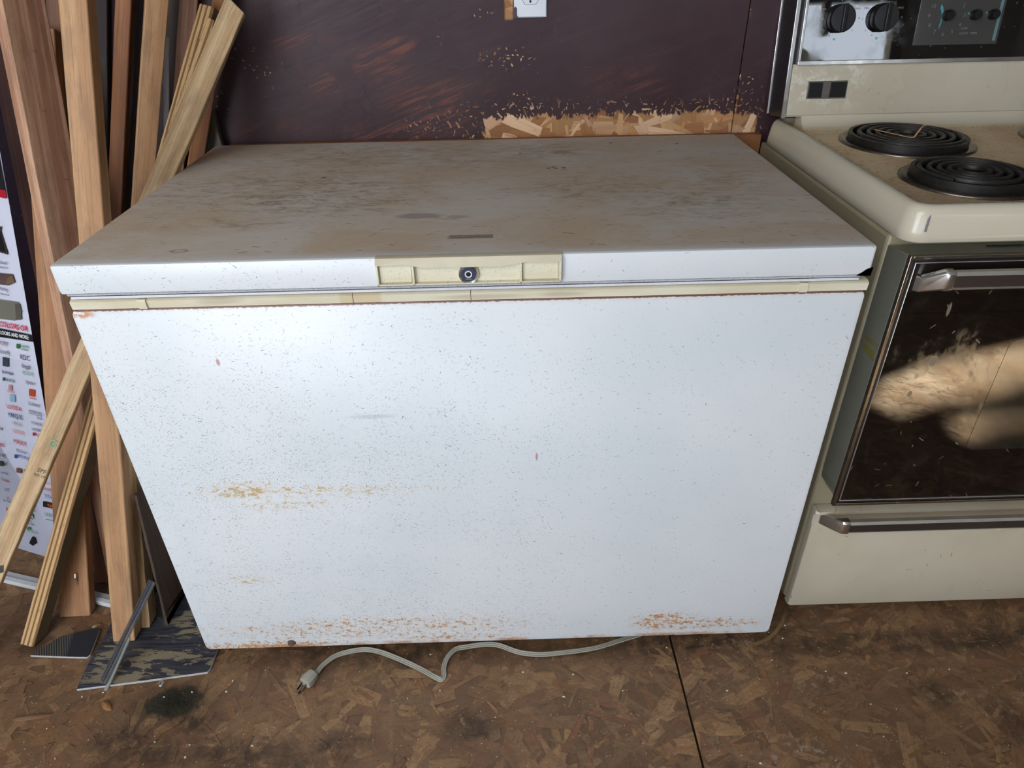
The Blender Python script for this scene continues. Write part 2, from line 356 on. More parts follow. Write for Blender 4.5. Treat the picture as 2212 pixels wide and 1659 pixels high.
# ------------------------------------------------------------------ room
def structure(o): o['kind'] = 'structure'; return o
fl = structure(box('floor', (-3.0, -3.6, -0.05), (4.6, 0.75, -0.02), M_DARKFLOOR))
GAP = 0.974
strand_panel('floor_panel', -1.25, GAP-0.0022, -1.4, 0.745, 0.018, 8200, FP, parent=fl, mat=M_FLOOR, seed=3)
strand_panel('floor_panel', GAP+0.0022, 3.2, -1.4, 0.745, 0.018, 8600, FP, parent=fl, mat=M_FLOOR, seed=5)
strand_panel('floor_panel', -3.0, -1.2535, -3.6, 0.745, 0.018, 800, FP, parent=fl, mat=M_FLOOR, seed=8, big=2)
strand_panel('floor_panel', -1.25, 3.2, -3.6, -1.404, 0.018, 1800, FP, parent=fl, mat=M_FLOOR, seed=9, big=2)
strand_panel('floor_panel', 3.2035, 4.6, -3.6, 0.745, 0.018, 800, FP, parent=fl, mat=M_FLOOR, seed=11, big=2)
wb = structure(box('wall_back', (-3.0, 0.745, -0.02), (4.6, 0.80, 2.44), M_PLAINWALL))
strand_panel('wall_panel', -0.9, 1.1725, -0.015, 1.9, 0.02, 6000, WP, wall=0.72, parent=wb, mat=M_WALL, seed=21)
strand_panel('wall_panel', 1.1752, 3.0, -0.015, 1.9, 0.02, 3000, WP, wall=0.72, parent=wb, mat=M_WALL, seed=22)
strand_panel('wall_panel', -3.0, -0.903, -0.015, 1.9, 0.02, 900, WP, wall=0.72, parent=wb, mat=M_WALL, seed=23)
M_LEDGER = plain('stained_ledger_wood', (150, 98, 56), 0.7, vs=25, var=0.2)
lt = structure(box('trim_1', (0.02, 0.694, 0.800), (1.238, 0.7178, 0.884), M_LEDGER, bevel=0.002))
structure(box('wall_left', (-3.05, -3.6, -0.02), (-3.0, 0.745, 2.44), M_WHITEWALL))
structure(box('wall_right', (4.6, -3.6, -0.02), (4.65, 0.80, 2.44), M_WHITEWALL))
structure(box('ceiling', (-3.05, -3.65, 2.44), (4.65, 0.80, 2.49), M_WHITEWALL))
# front wall with a wide doorway on the left and a window on the right
bm = bmesh.new()
FY0, FY1 = -3.6, -3.52
WX0, WX1, WZ0, WZ1 = 2.90, 3.72, 1.18, 1.97
for a, b in (((-3.05, FY0, -0.02), (-2.5, FY1, 2.44)), ((-2.5, FY0, 2.42), (1.3, FY1, 2.44)), ((1.3, FY0, -0.02), (WX0, FY1, 2.44)), ((WX1, FY0, -0.02), (4.65, FY1, 2.44)), ((WX0, FY0, -0.02), (WX1, FY1, WZ0)), ((WX0, FY0, WZ1), (WX1, FY1, 2.44))): bx(bm, a, b)
structure(link('wall_front', bm, M_WHITEWALL))
structure(box('sun_block_roof', (-5.0, -9.0, 2.44), (1.3, -3.62, 2.52), M_WHITEWALL))  # added unseen roof that keeps the sun out of the doorway
structure(box('sun_block_wall', (1.3, -9.0, -0.02), (1.4, -3.62, 2.52), M_WHITEWALL))  # added unseen wall that stops sun entering the doorway sideways
MASK_EDGE = [(1.42, -3.60), (5.2, -3.60), (5.2, -4.60), (3.93, -4.588), (3.80, -4.533), (3.673, -4.488), (3.596, -4.492), (3.503, -4.459), (3.425, -4.435), (3.389, -4.499), (1.42, -4.60)]
HOLE = [(3.545, -4.371), (3.642, -4.395), (3.807, -4.40), (3.95, -4.42), (3.95, -4.375), (3.786, -4.366), (3.68, -4.350), (3.625, -4.318), (3.56, -4.303)]
def poly_plate(name, outer, hole, z, mat):
    bm = bmesh.new(); es = []
    for P_ in (outer, hole):
        v_ = [bm.verts.new((x, y, z)) for x, y in P_]; es += [bm.edges.new((v_[k], v_[(k+1) % len(v_)])) for k in range(len(v_))]
    bmesh.ops.triangle_fill(bm, use_beauty=True, edges=es); bmesh.ops.solidify(bm, geom=bm.faces[:], thickness=.01); return link(name, bm, mat)
structure(poly_plate('sun_mask_plate', MASK_EDGE, HOLE, 2.10, M_WHITEWALL))  # added unseen plate; outline and hole carve the sun patch on the floor
# added unseen board outside the window, its top edge shaped to trim the sun
structure(link('sun_mask_board', prism([(2.80, 1.05), (3.72, 1.05), (3.72, 1.455), (3.64, 1.468), (3.49, 1.498), (3.27, 1.538), (3.12, 1.60), (3.09, 1.628), (3.03, 1.66), (2.80, 1.70)], 1, -3.76, -3.74), M_WHITEWALL))
M_FRAMEW = plain('window_frame_paint', (120, 116, 108), 0.5)
M_FROST = Mat('bright_window_film', 0.4); M_FROST.b.inputs['Emission Strength'].default_value = 1.0
bm = bmesh.new()
for a, b in (((WX0, FY0, WZ0), (WX0+.05, FY1+.01, WZ1)), ((WX1-.09, FY0, WZ0), (WX1, FY1+.01, WZ1)), ((WX0, FY0, WZ1-.05), (WX1, FY1+.01, WZ1)), ((WX0, FY0, WZ0), (WX1, FY1+.01, WZ0+.05)), ((3.10, FY0+.02, 1.70), (3.15, FY1, WZ1))): bx(bm, a, b)
structure(link('window_1', bm, M_FRAMEW))

# ------------------------------------------------------------------ chest freezer
LW, LD, ZT, LZB = 1.168, 0.680, 0.89, 0.8447
m = Mat('chipped_white_enamel', 0.36)
X, Y, Z = m.xyz(); v2 = m.comb(X, Z); v2y = m.comb(m.ma('ADD', X, Y), Z)
base = m.mix(m.ramp(m.noise(scale=3.0, detail=3), 0.35, 0.65), lin((210, 216, 220)), lin((219, 222, 225)))
dm = m.ramp(m.noise(scale=5, detail=4), 0.35, 0.65)
dleft = m.ma('MULTIPLY_ADD', m.ramp(X, 0.95, 0.25), 0.72, 0.10)
dzz = m.ramp(Z, 0.80, 0.62, 0.35, 1.0)
dens = m.mul(dleft, m.ma('MULTIPLY_ADD', dm, 0.8, 0.25), dzz)
tk = m.mx(m.mul(m.ticks(v2, 105, 0.34, 0.042, 2.4, dens, 0.0, 0.6), 0.9), m.mul(m.ticks(v2, 165, 0.36, 0.062, 2.2, dens, 11.0, 0.6), 0.9), m.mul(m.ticks(v2, 62, 0.20, 0.032, 2.4, m.mul(dens, 0.5), 23.0, 0.5), 1.0), m.mul(m.ticks(v2, 290, 0.32, 0.12, 3, dens, 31.0, 0), 0.7))
tk = m.mul(tk, m.ramp(m.noise(scale=38, detail=3), 0.34, 0.56, 0.25, 1.0))
base = m.mix(m.mul(tk, 0.78), base, lin((68, 76, 76)))
# faint long scratches and scuffs
base = m.mix(m.mul(m.ticks(v2, 14, 0.5, 0.004, 3.2, 0.4, 5.0, 0.6), 0.25), base, lin((150, 154, 160)))
base = m.mix(m.mul(m.blob(X, Z, .415, .612, .035, .004, 1.0), 0.35), base, lin((150, 155, 165)))
for cx, cz, rx, rz in ((.192, .722, .0028, .006), (.685, .519, .002, .008)): base = m.mix(m.mul(m.blob(X, Z, cx, cz, rx, rz, .6), 0.8), base, lin((176, 112, 112)))
# rust
rn = m.noise(m.mp(scale=(55, 55, 90)), 1.0, 6, 0.72); rn2 = m.noise(m.mp(scale=(130, 130, 170)), 1.0, 4, 0.7)
zone = m.mx(m.mul(m.blob(X, Z, .30, .455, .24, .018, 1.3), .85), m.mul(m.blob(X, Z, .17, .462, .08, .024, 1.2), 1.0), m.mul(m.blob(X, Z, .24, .425, .1, .016, 1.3), .8), m.mul(m.blob(X, Z, .13, .237, .05, .014, 1.2), .9), m.mul(m.blob(X, Z, .36, .085, .4, .04, 1.0), .84), m.mul(m.blob(X, Z, .12, .04, .2, .018, 1.0), 1.0), m.blob(X, Z, .95, .076, .08, .035, 1.0), m.mul(m.blob(X, Z, 1.05, .066, .12, .022, 1.0), .92), m.mul(m.blob(X, Z, .52, .05, .15, .012, 1.0), .9))
r1 = m.ramp(m.ma('ADD', rn, m.mul(zone, 0.24)), 0.745, 0.80)
r1 = m.mul(r1, m.ramp(zone, 0.05, 0.3)); r2 = m.mul(m.ramp(m.ma('ADD', rn2, m.mul(zone, 0.24)), 0.775, 0.83), m.ramp(zone, 0.05, 0.3))
edge = m.mul(m.ramp(m.ma('MULTIPLY_ADD', rn, 0.03, Z), 0.060, 0.050), m.ramp(m.noise(m.mp(scale=(9, 1, 1)), 1, 3), 0.42, 0.58))
low = m.ramp(Z, 0.3, 0.14)
rustc = m.mix(low, lin((178, 146, 88)), m.mix(m.ramp(rn2, 0.42, 0.6), lin((204, 136, 66)), lin((146, 80, 34))))
dots = m.mul(m.mx(m.ticks(v2, 95, .10, .22, 3, .42, 51., .3), m.ticks(v2, 170, .16, .26, 3, .4, 61., .3)), m.ramp(zone, .12, .6), m.ramp(rn, .42, .56))
base = m.mix(m.mul(m.mx(r1, r2, dots), 0.88), base, rustc); base = m.mix(m.mul(edge, 0.8), base, rustc)
halo = m.mul(m.ramp(m.ma('ADD', rn, m.mul(zone, 0.24)), 0.60, 0.78), zone, 0.22)
base = m.mix(halo, base, lin((206, 178, 128)))
# rust under the trim and at the top left corner
jag = m.mul(m.noise(m.mp(scale=(180, 1, 1)), 1, 3), 0.0045)
top = m.ramp(Z, m.ma('SUBTRACT', 0.8152, jag), m.ma('SUBTRACT', 0.8165, jag)); top = m.mul(top, m.ma('LESS_THAN', Z, 0.82))
base = m.mix(m.mul(m.ramp(Z, 0.806, 0.816), m.ma('LESS_THAN', Z, 0.82), m.ramp(rn, 0.35, 0.6), 0.35), base, lin((196, 160, 130)))
base = m.mix(m.mul(top, 0.92), base, lin((104, 56, 38)))
base = m.mix(m.mul(m.blob(X, Z, .014, .809, .016, .006, 1.2), m.ramp(rn, .44, .54), .9), base, lin((190, 130, 74)))
M_ENAMEL = m.done(base, m.ma('ADD', 0.3, m.mul(m.mx(r1, tk), 0.4)))
m.bump(m.ma('ADD', m.mul(m.noise(scale=350, detail=2), 0.35), m.mul(m.mx(r1, tk), -1.0)), 0.25, 0.0004)

m = Mat('grimy_lid_top', 0.5)
X, Y, Z = m.xyz(); v2 = m.comb(X, Y)
a1 = m.noise(m.mp(scale=(4.5, 8, 1)), 1, 6, 0.68, 0.5); a2 = m.noise(m.mp(scale=(24, 54, 1)), 1, 6, 0.75, 0.8); a3 = m.noise(m.mp(scale=(90, 160, 1)), 1, 4, 0.8, .5)
c = m.mix(m.ramp(a1, 0.36, 0.64), lin((198, 190, 180)), lin((190, 172, 150)))
z1 = m.mx(m.blob(X, Y, .25, .32, .22, .12, 1.4), m.blob(X, Y, .33, .24, .14, .07, 1.4), m.mul(m.blob(X, Y, .42, .55, .3, .1, 1.3), .7), m.blob(X, Y, .72, .56, .1, .06, 1.2), m.mul(m.blob(X, Y, .8, .3, .12, .07, 1.2), .8), m.mul(m.blob(X, Y, .95, .2, .12, .08, 1.2), .8), m.mul(m.blob(X, Y, 1.05, .33, .07, .09, 1.2), .6), m.mul(m.blob(X, Y, .2, .15, .12, .03, 1.3), .7))
c = m.mix(m.mul(z1, m.ramp(a2, 0.42, 0.66), 0.62), c, lin((116, 98, 76)))
c = m.mix(m.mul(m.ramp(a2, 0.60, 0.72), 0.35), c, lin((112, 98, 82)))
sm_ = m.mul(m.ramp(a3, 0.66, 0.74), m.ramp(a1, 0.42, 0.58))
c = m.mix(m.mul(sm_, 0.7), c, lin((92, 76, 60)))
tkk = m.mul(m.ticks(m.mp(v2, scale=(1, 1.5, 1)), 34, 0.35, 0.07, 1.4, 0.32, 2.0), 0.6)
tk2 = m.mul(m.ticks(m.mp(v2, scale=(1, 1.6, 1)), 80, 0.40, 0.08, 1.6, 0.35, 9.0), m.ramp(a1, .3, .55), 0.55)
c = m.mix(m.mul(m.mx(tkk, tk2), m.ramp(a2, 0.35, 0.55)), c, lin((96, 80, 66)))
c = m.mix(m.mul(m.blob(X, Y, .50, .165, .035, .014, .6), m.ramp(a2, .3, .5), 0.5), c, lin((104, 92, 92)))
c = m.mix(m.mul(m.blob(X, Y, .555, .155, .03, .010, .6), m.ramp(a2, .35, .5), 0.45), c, lin((112, 98, 98)))
c = m.mix(m.mul(m.box(X, Y, m.ma('MULTIPLY_ADD', a3, .03, .540), .622, .058, .073), m.ramp(a3, 0.66, 0.6), .75), c, lin((104, 90, 84)))
c = m.mix(m.mul(m.blob(X, Y, .165, .035, .014, .006, .3), m.ma('SUBTRACT', 1.0, m.blob(X, Y, .165, .035, .009, .0035, .3)), 0.7), c, lin((120, 94, 72)))
c = m.mix(m.ramp(Y, 0.02, -0.008), c, lin((205, 205, 205)))
for cx, cy in ((.73, .43), (.74, .437), (.745, .428), (.76, .43), (.68, .55), (.3, .4), (.88, .62), (1.02, .6)): c = m.mix(m.blob(X, Y, cx, cy, .0045, .003, .6), c, lin((40, 30, 26)))
M_LIDTOP = m.done(c, m.ramp(a2, 0.3, 0.7, 0.55, 0.8)); m.bump(m.ma('ADD', a3, a2), 0.15, 0.0005)

m = Mat('yellowed_plastic', 0.42); X, Y, Z = m.xyz(); v2 = m.comb(X, Z)
a = m.noise(m.mp(scale=(6, 6, 30)), 1, 4)
c = m.mix(m.ramp(a, .35, .65), lin((222, 217, 194)), lin((212, 203, 176)))
c = m.mix(m.mul(m.box(X, Z, .395, .455, .8, .84, .004), .5), c, lin((196, 170, 128)))
c = m.mix(m.mul(m.mx(m.blob(X, Z, .22, .826, .03, .006, 1.2), m.blob(X, Z, .6, .822, .06, .004, 1.2), m.blob(X, Z, .72, .823, .03, .004, 1.2)), .35), c, lin((140, 118, 98)))
c = m.mix(m.mul(m.ticks(v2, 240, .42, .12, 4, .55, 3.0), m.ramp(Z, .84, .845), .4), c, lin((120, 118, 92)))
M_CREAM = m.done(c)
M_RUBBER = plain('white_gasket_lip', (218, 220, 226), 0.5, var=0.08, vs=150)
M_DARK = plain('black_parts_and_shade', (24, 22, 22), 0.8)  # black for real dark parts and for drawn-in gap shade
M_BASE = plain('galvanised_underside', (60, 56, 52), 0.7)
M_CHROME = plain('chrome', (226, 224, 222), 0.22, 1.0, var=0.05, vs=90)
M_TRIMCHROME = plain('satin_trim', (228, 224, 216), 0.38, 0.85, var=0.04, vs=90)
M_CHROMEW = plain('worn_chrome', (176, 168, 158), 0.24, 1.0, var=0.12, vs=60)
M_GREYBACK = plain('freezer_side_white', (196, 198, 200), 0.5)

fz = thing('chest_freezer', 'white chest freezer with grimy lid and rust-speckled front, standing between the lumber and the range', 'freezer', (0.585, 0.34, 0))
# body: rounded lower corners on the front sheet
BX0, BX1, BZB, BZT = -0.002, 1.1755, 0.030, 0.8162
bm = loft([[(x, y, z) for x, z in rrect(BX0+i, BX1-i, BZB+i, BZT, 0.011, 4)] for y, i in ((0.655, 0.0), (0.004, 0.0), (0.001, 0.0012), (0.0, 0.004))])
link('body', bm, M_ENAMEL, fz, smooth=True)
for x in (0.06, 1.10):
    for y in (0.05, 0.6):
        bm = bmesh.new(); cyl(bm, (x, y, 0.0), (x, y, 0.032), 0.016, 0.02, 16); link('foot', bm, M_DARK, fz, smooth=True)
# cream breaker strip in three lengths, with two clips and a cracked joint
SZ0, SZ1 = 0.8166, 0.8318
strip_prof = lambda y0: [(y0, SZ0), (0.05, SZ0), (0.05, SZ1), (y0+0.004, SZ1), (y0-0.0015, SZ1-0.003)]
for x0, x1 in ((0.003, 0.4135), (0.4145, 0.5865), (0.5873, 1.175)):
    bm = prism(strip_prof(0.0008), 0, x0, x1); link('breaker_strip', bm, M_CREAM, fz, smooth=True)
for x in (0.1075, 1.0785):
    bm = prism([(-0.0022, SZ0+0.0003), (0.004, SZ0+0.0003), (0.004, SZ1-0.0005), (-0.0012, SZ1-0.0005), (-0.003, SZ1-0.003)], 0, x-0.006, x+0.006); link('strip_clip', bm, M_CREAM, fz)
box('inner_liner', (0.012, 0.055, 0.80), (1.163, 0.655, 0.8445), M_DARK, fz)
# gasket: two pale lips with a black strip between, drawn in for gap shade
G0 = [(-0.0005, 0.8340), (-0.0005, 0.8378), (0.006, 0.8385), (0.05, 0.8385), (0.05, 0.8335)]
link('gasket_lip', prism(G0, 0, 0.008, 1.158), M_RUBBER, fz, smooth=True)
box('gasket_shade_strip', (0.008, -0.0018, 0.8388), (1.158, 0.004, 0.8402), M_DARK, fz)
G1 = [(-0.003, 0.8402), (-0.004, 0.8435), (0.004, 0.8449), (0.05, 0.8449), (0.05, 0.8402)]
link('gasket_lip', prism(G1, 0, 0.006, 1.158), plain('scuffed_gasket', (206, 208, 214), .5, var=.28, vs=260), fz, smooth=True)
box('gasket_core', (0.012, 0.010, 0.832), (1.155, 0.05, 0.8455), M_DARK, fz)
# lid
rings = []
for z, i in ((0.8449, 0.0045), (0.8465, 0.0008), (0.850, 0.0), (0.8865, 0.0), (0.8888, 0.0009), (0.8898, 0.0028), (0.8901, 0.006)):
    rings.append([(x, y, z) for x, y in rrect(i, LW-i, -0.010+i, LD-i, 0.005, 3)])
bm = loft(rings)
o = link('lid', bm, [M_ENAMEL, M_LIDTOP], fz, smooth=True)
for p in o.data.polygons:
    if p.normal.z > 0.75: p.material_index = 1
# torn, rusted corner of the lid
cm = plain('rusty_tear', (176, 126, 72), 0.9, var=.3, vs=300)
bm = bmesh.new(); vs = [bm.verts.new(p) for p in ((1.146, -0.0107, .8452), (1.168, -0.0107, .8452), (1.169, -0.0107, .8585), (1.160, -0.0107, .8555), (1.154, -0.0107, .8505))]; bm.faces.new(vs)
bmesh.ops.solidify(bm, geom=bm.faces[:], thickness=0.0008); link('rusted_corner', bm, cm, fz)['label'] = 'rusty torn lower corner of the lid'
bm = bmesh.new(); vs = [bm.verts.new(p) for p in ((1.150, -0.0118, .8452), (1.1675, -0.0118, .8452), (1.1675, -0.0118, .8545), (1.159, -0.0118, .8500))]; bm.faces.new(vs)
bmesh.ops.solidify(bm, geom=bm.faces[:], thickness=0.0006); link('corner_hole', bm, plain('hole_brown', (58, 40, 34), .9), fz)
# drain screw
bm = bmesh.new(); cyl(bm, (0.178, 0.0, 0.046), (0.178, -0.004, 0.046), 0.0085, 0.007, 18); cyl(bm, (0.178, -0.004, 0.046), (0.178, -0.005, 0.046), 0.0045, 0.004, 14)
link('drain_plug', bm, plain('rusty_plug', (104, 84, 70), 0.8, var=.2, vs=200), fz, smooth=True)
# handle with lock
hx0, hx1, hz0, hz1 = 0.456, 0.718, 0.8505, 0.8895
hp = bmesh.new()
bx(hp, (hx0, -0.0112, hz0), (hx1, -0.0095, hz1-0.002))
link('handle_plate', hp, M_CREAM, fz, bevel=0.0006)
rim = bmesh.new()
def rb(a, b): bx(rim, a, b)
rb((hx0, -0.0185, hz0), (hx1, -0.012, hz0+0.002)); rb((hx0, -0.0185, hz0), (hx0+0.003, -0.012, 0.8825)); rb((hx1-0.003, -0.0185, hz0), (hx1, -0.012, 0.8825))
rb((0.5065, -0.0185, hz0), (0.5095, -0.012, 0.8815)); rb((0.6590, -0.0185, hz0), (0.6620, -0.012, 0.8815))
link('handle_rim', rim, M_CREAM, fz, bevel=0.0005)
# inner raised panels
for a, b in ((0.4605, 0.505), (0.6635, 0.7135)):
    box('handle_pad', (a, -0.0128, hz0+0.0035), (b, -0.012, 0.8805), M_CREAM, fz, bevel=0.001)
# top grip: dips in the middle
prof = [(hx0, 0.8815), (0.497, 0.8825), (0.508, 0.8805), (0.520, 0.8775), (0.53, 0.877), (0.637, 0.877), (0.648, 0.878), (0.662, 0.8815), (0.672, 0.8825), (hx1, 0.8815)]
bm = bmesh.new(); A = []; 
for x, z in prof: A.append([bm.verts.new(p) for p in ((x, -0.0195, z), (x, -0.0195, z+0.0022), (x, -0.0145, 0.8905), (x, -0.006, 0.8920), (x, -0.002, 0.8905), (x, -0.0098, z))])
for i in range(len(A)-1):
    for j in range(6): bm.faces.new((A[i][j], A[i][(j+1) % 6], A[i+1][(j+1) % 6], A[i+1][j]))
bm.faces.new(A[0]); bm.faces.new(A[-1][::-1])
link('handle_grip', bm, plain('grimed_cream_plastic', (206, 196, 172), .5, var=.08), fz, smooth=True)
bm = bmesh.new(); bx(bm, (0.53, -0.0158, .8913), (0.645, -0.0100, .8917)); 
lc = (0.586, -0.0125, 0.8648)
def ylathe(prof, c, n=36):
    bm = bmesh.new(); rr = []
    for r, y in prof: rr.append([bm.verts.new((c[0]+r*math.cos(t), c[1]-y, c[2]+r*math.sin(t))) for t in [i*2*math.pi/n for i in range(n)]])
    for i in range(len(rr)-1):
        for j in range(n): bm.faces.new((rr[i][j], rr[i][(j+1) % n], rr[i+1][(j+1) % n], rr[i+1][j]))
    bm.faces.new(rr[-1]); return bm
bm.free()
lk = link('lock', ylathe([(0.0146, 0), (0.0146, 0.003), (0.0136, 0.0046), (0.0112, 0.003), (0.0108, 0.0022)], lc), M_CHROME, fz, smooth=True)
M_LOCKBLUE = plain('lock_face_dark_steel', (70, 76, 92), 0.35, 0.7)
link('lock_face', ylathe([(0.0106, 0.0022), (0.0106, 0.003), (0.0050, 0.003)], lc), M_LOCKBLUE, lk)
link('lock_ring', ylathe([(0.0052, 0.003), (0.0052, 0.0044), (0.0037, 0.0044), (0.0037, 0.0034)], lc), plain('white_lock_ring', (222, 222, 226), .3), lk, smooth=True)
link('key_core', ylathe([(0.0034, 0.003), (0.0034, 0.0040), (0.0015, 0.0040)], lc), M_DARK, lk)
text('lock_lettering', 'LOCK', plain('lock_letter_white', (190, 192, 200), .4), lk, (lc[0], lc[1]-0.0032, lc[2]-0.0078), (1, 0, 0), (0, 0, 1), 0.0030, depth=0.0001)
# power cord and plug belong to the freezer but lie apart: the cord runs out from under it
cp = [(0.233, -0.045), (0.243, -0.026), (0.268, -0.004), (0.315, 0.007), (0.35, 0.002), (0.386, -0.013), (0.437, -0.039), (0.474, -0.062), (0.489, -0.069), (0.4945, -0.060), (0.493, -0.043), (0.499, -0.019), (0.516, 0.001), (0.54, 0.006), (0.57, 0.010), (0.604, 0.008), (0.648, -0.011), (0.686, -0.018), (0.725, -0.017), (0.804, -0.008), (0.866, 0.010), (0.92, 0.027), (1.0, 0.06), (1.06, 0.2)]
P = smooth_path([(x, y, 0.0068) for x, y in cp], 6)
tw = []
for i, p in enumerate(P):
    a = 0.35*math.sin(i*0.09)+ (0.95 if 40 < i < 62 else 0.0)*math.sin((i-40)/22*math.pi) + 0.25
    tw.append(Vector((0, -math.sin(a), math.cos(a))))
sect = []
for cx in (-0.0034, 0.0, 0.0034):
    pass
up_ = [(-0.0052, 0.0), (-0.0046, .0015), (-0.0034, .0018), (-0.0022, .0014), (-0.0017, .0007), (-0.0012, .0014), (0, .0018), (0.0012, .0014), (0.0017, .0007), (0.0022, .0014), (0.0034, .0018), (0.0046, .0015), (0.0052, 0)]
sect = up_+[(x, -y) for x, y in up_[-2:0:-1]]
M_CORD = plain('grey_cord_vinyl', (160, 158, 146), 0.55)
cordt = thing('power_cord', 'grey flat three-wire power cord with plug, snaking out from under the freezer', 'power cord', (0.233, -0.045, 0.0))
link('cord', sweep(P, sect, ups=tw), M_CORD, cordt, smooth=True)
bm = bmesh.new()
pc = Vector((0.222, -0.060, 0.0)); fwd = Vector((-0.50, -0.86, 0)).normalized(); sd = Vector((-fwd.y, fwd.x, 0))
rings = []
for t, wd, h in ((-0.018, .006, .010), (-0.012, .011, .020), (0.004, .0135, .0225), (0.013, .0120, .0215), (0.014, .0095, .019)):
    c0 = pc+fwd*t; z0 = 0.0015
    rings.append([c0+sd*a+Vector((0, 0, z0+b)) for a, b in ((-wd, .003), (-wd, h*.75), (-wd*.5, h), (wd*.5, h), (wd, h*.75), (wd, .003), (wd*.5, 0), (-wd*.5, 0))])
link('plug', loft(rings), M_CORD, cordt, smooth=True)
bm = bmesh.new()
for s, z, r in ((-0.0055, .014, 0), (0.0055, .014, 0)):
    a = pc+fwd*0.013+sd*s; b = a+fwd*0.017
    vs = sweep([a+Vector((0, 0, z)), b+Vector((0, 0, z-.004))], [(-.0007, -.003), (.0007, -.003), (.0007, .003), (-.0007, .003)]); 
    link('prong', vs, M_CHROMEW, cordt)
a = pc+fwd*0.013; bm.free(); bm = bmesh.new(); cyl(bm, a+Vector((0, 0, .006)), a+fwd*.02+Vector((0, 0, .004)), .0024, .002, 10); link('ground_pin', bm, M_DARK, cordt, smooth=True)

# ------------------------------------------------------------------ electric range
m = Mat('almond_enamel', 0.22); X, Y, Z = m.xyz()
a = m.noise(scale=4, detail=4); b = m.noise(m.mp(scale=(30, 30, 8)), 1, 5, .7)
c = m.mix(m.ramp(a, .35, .65), lin((196, 187, 168)), lin((186, 176, 154)))
c = m.mix(m.mul(m.ramp(b, .6, .75), .25), c, lin((150, 138, 118)))
c = m.mix(m.mul(m.ticks(m.comb(X, Z), 45, .35, .03, 3, .10, 3.), .6), c, lin((90, 74, 60)))
c = m.mix(m.mul(m.box(X, Z, 1.25, 1.40, .96, 1.05, .03), m.ramp(m.noise(scale=28, detail=5, rough=.7), .48, .6), .45), c, lin((236, 232, 222)))
M_ALMOND = m.done(c, m.ramp(a, .3, .7, .17, .3))
m = Mat('cooktop_enamel', 0.3); X, Y, Z = m.xyz()
a = m.noise(scale=6, detail=5, rough=.65); b = m.noise(scale=70, detail=4, rough=.7)
c = m.mix(m.ramp(a, .35, .65), lin((192, 174, 142)), lin((174, 148, 112)))
flat = m.mul(m.ramp(X, 1.268, 1.285), m.ramp(Z, .921, .914), m.ramp(Y, .085, .1))
c = m.mix(m.ma('SUBTRACT', 1.0, flat), c, lin((198, 190, 170)))
c = m.mix(m.mul(m.ramp(b, .52, .68), flat, .5), c, lin((150, 116, 82)))
c = m.mix(m.mul(m.ticks(m.comb(X, Y), 60, .25, .12, 3, .18, 3.), flat, .7), c, lin((100, 72, 50)))
c = m.mix(m.mul(m.blob(Y, Z, .066, .905, .02, .003, .4), 0.0), c, lin((90, 84, 92)))
M_COOKTOP = m.done(c, m.ma('MULTIPLY_ADD', m.mul(flat, m.ramp(b, .3, .6)), .3, .16))
M_SIDE = plain('almond_side_panel', (160, 150, 124), 0.32, var=.08, vs=8)
M_DOORSIDE = plain('brushed_door_side', (142, 141, 130), 0.35, 0.6, var=.12, vs=14)
M_BLACKTRIM = plain('black_trim', (34, 30, 32), 0.3)
m = Mat('smudged_black_glass', 0.04); X, Y, Z = m.xyz(); v2 = m.comb(X, Z)
sm1 = m.noise(m.mp(scale=(9, 9, 5), rot=(0, .6, 0)), 1, 6, .7, .6); sm2 = m.noise(m.mp(scale=(60, 60, 20), rot=(0, .5, 0)), 1, 4, .7)
dirt = m.mul(m.ramp(sm1, .48, .72), m.ramp(sm2, .35, .65))
c = m.mix(m.mul(dirt, .5), lin((10, 9, 8)), lin((70, 66, 58)))
fl_ = m.mx(m.mul(m.ticks(v2, 30, .2, .035, 3, .3, 4.), .8), m.blob(X, Z, 1.345, .665, .007, .010, .4), m.mul(m.blob(X, Z, 1.34, .76, .003, .012, .4), 1), m.blob(X, Z, 1.325, .60, .004, .006, .4))
c = m.mix(m.mul(fl_, .55), c, lin((128, 122, 108)))
m.b.inputs['IOR'].default_value = 1.85
M_GLASS = m.done(c, m.ma('MULTIPLY_ADD', m.mx(dirt, fl_), .28, .025))
m = Mat('panel_black_glass', 0.03); X, Y, Z = m.xyz(); m.b.inputs['IOR'].default_value = 2.3
M_PANEL = m.done(m.mix(m.ticks(m.comb(X, Z), 90, .2, .1, 3, .12, 4.), lin((14, 13, 13)), lin((90, 88, 86))), m.ramp(m.noise(scale=30, detail=4), .4, .7, .02, .08))
m = Mat('window_mesh_screen', 0.12); X, Y, Z = m.xyz()
ck = m.n('ShaderNodeTexVoronoi', {'Vector': m.obj(), 'Scale': 420.0, 'Randomness': 0.0}).outputs['Distance']
m.b.inputs['IOR'].default_value = 1.9
M_MESH = m.done(m.mix(m.ramp(ck, .30, .42), lin((44, 46, 40)), lin((16, 17, 15))), 0.06)
M_KNOB = plain('dark_knob_plastic', (44, 43, 46), 0.38, var=.15, vs=60)
M_KNOBB = plain('black_knob_body', (16, 15, 16), 0.35)
M_COIL = plain('charred_coil', (42, 40, 38), 0.45, 0.35, var=.3, vs=90)
M_PAN = plain('stained_drip_pan', (116, 108, 98), 0.28, 0.9, var=.25, vs=25)
M_INSERT = plain('dark_handle_insert', (52, 45, 42), 0.32, var=.08)
M_TEAL = plain('teal_pointer', (104, 190, 196), 0.4)
M_GREYPR = plain('faint_grey_print', (132, 130, 128), 0.5)
M_CLOCK = plain('clock_face_grey', (70, 68, 66), 0.12, IOR=1.7)

rg = thing('electric_range', 'almond freestanding coil-burner range with black glass oven door, right of the freezer', 'stove', (1.62, 0.38, 0))
RX0, RX1 = 1.240, 2.000
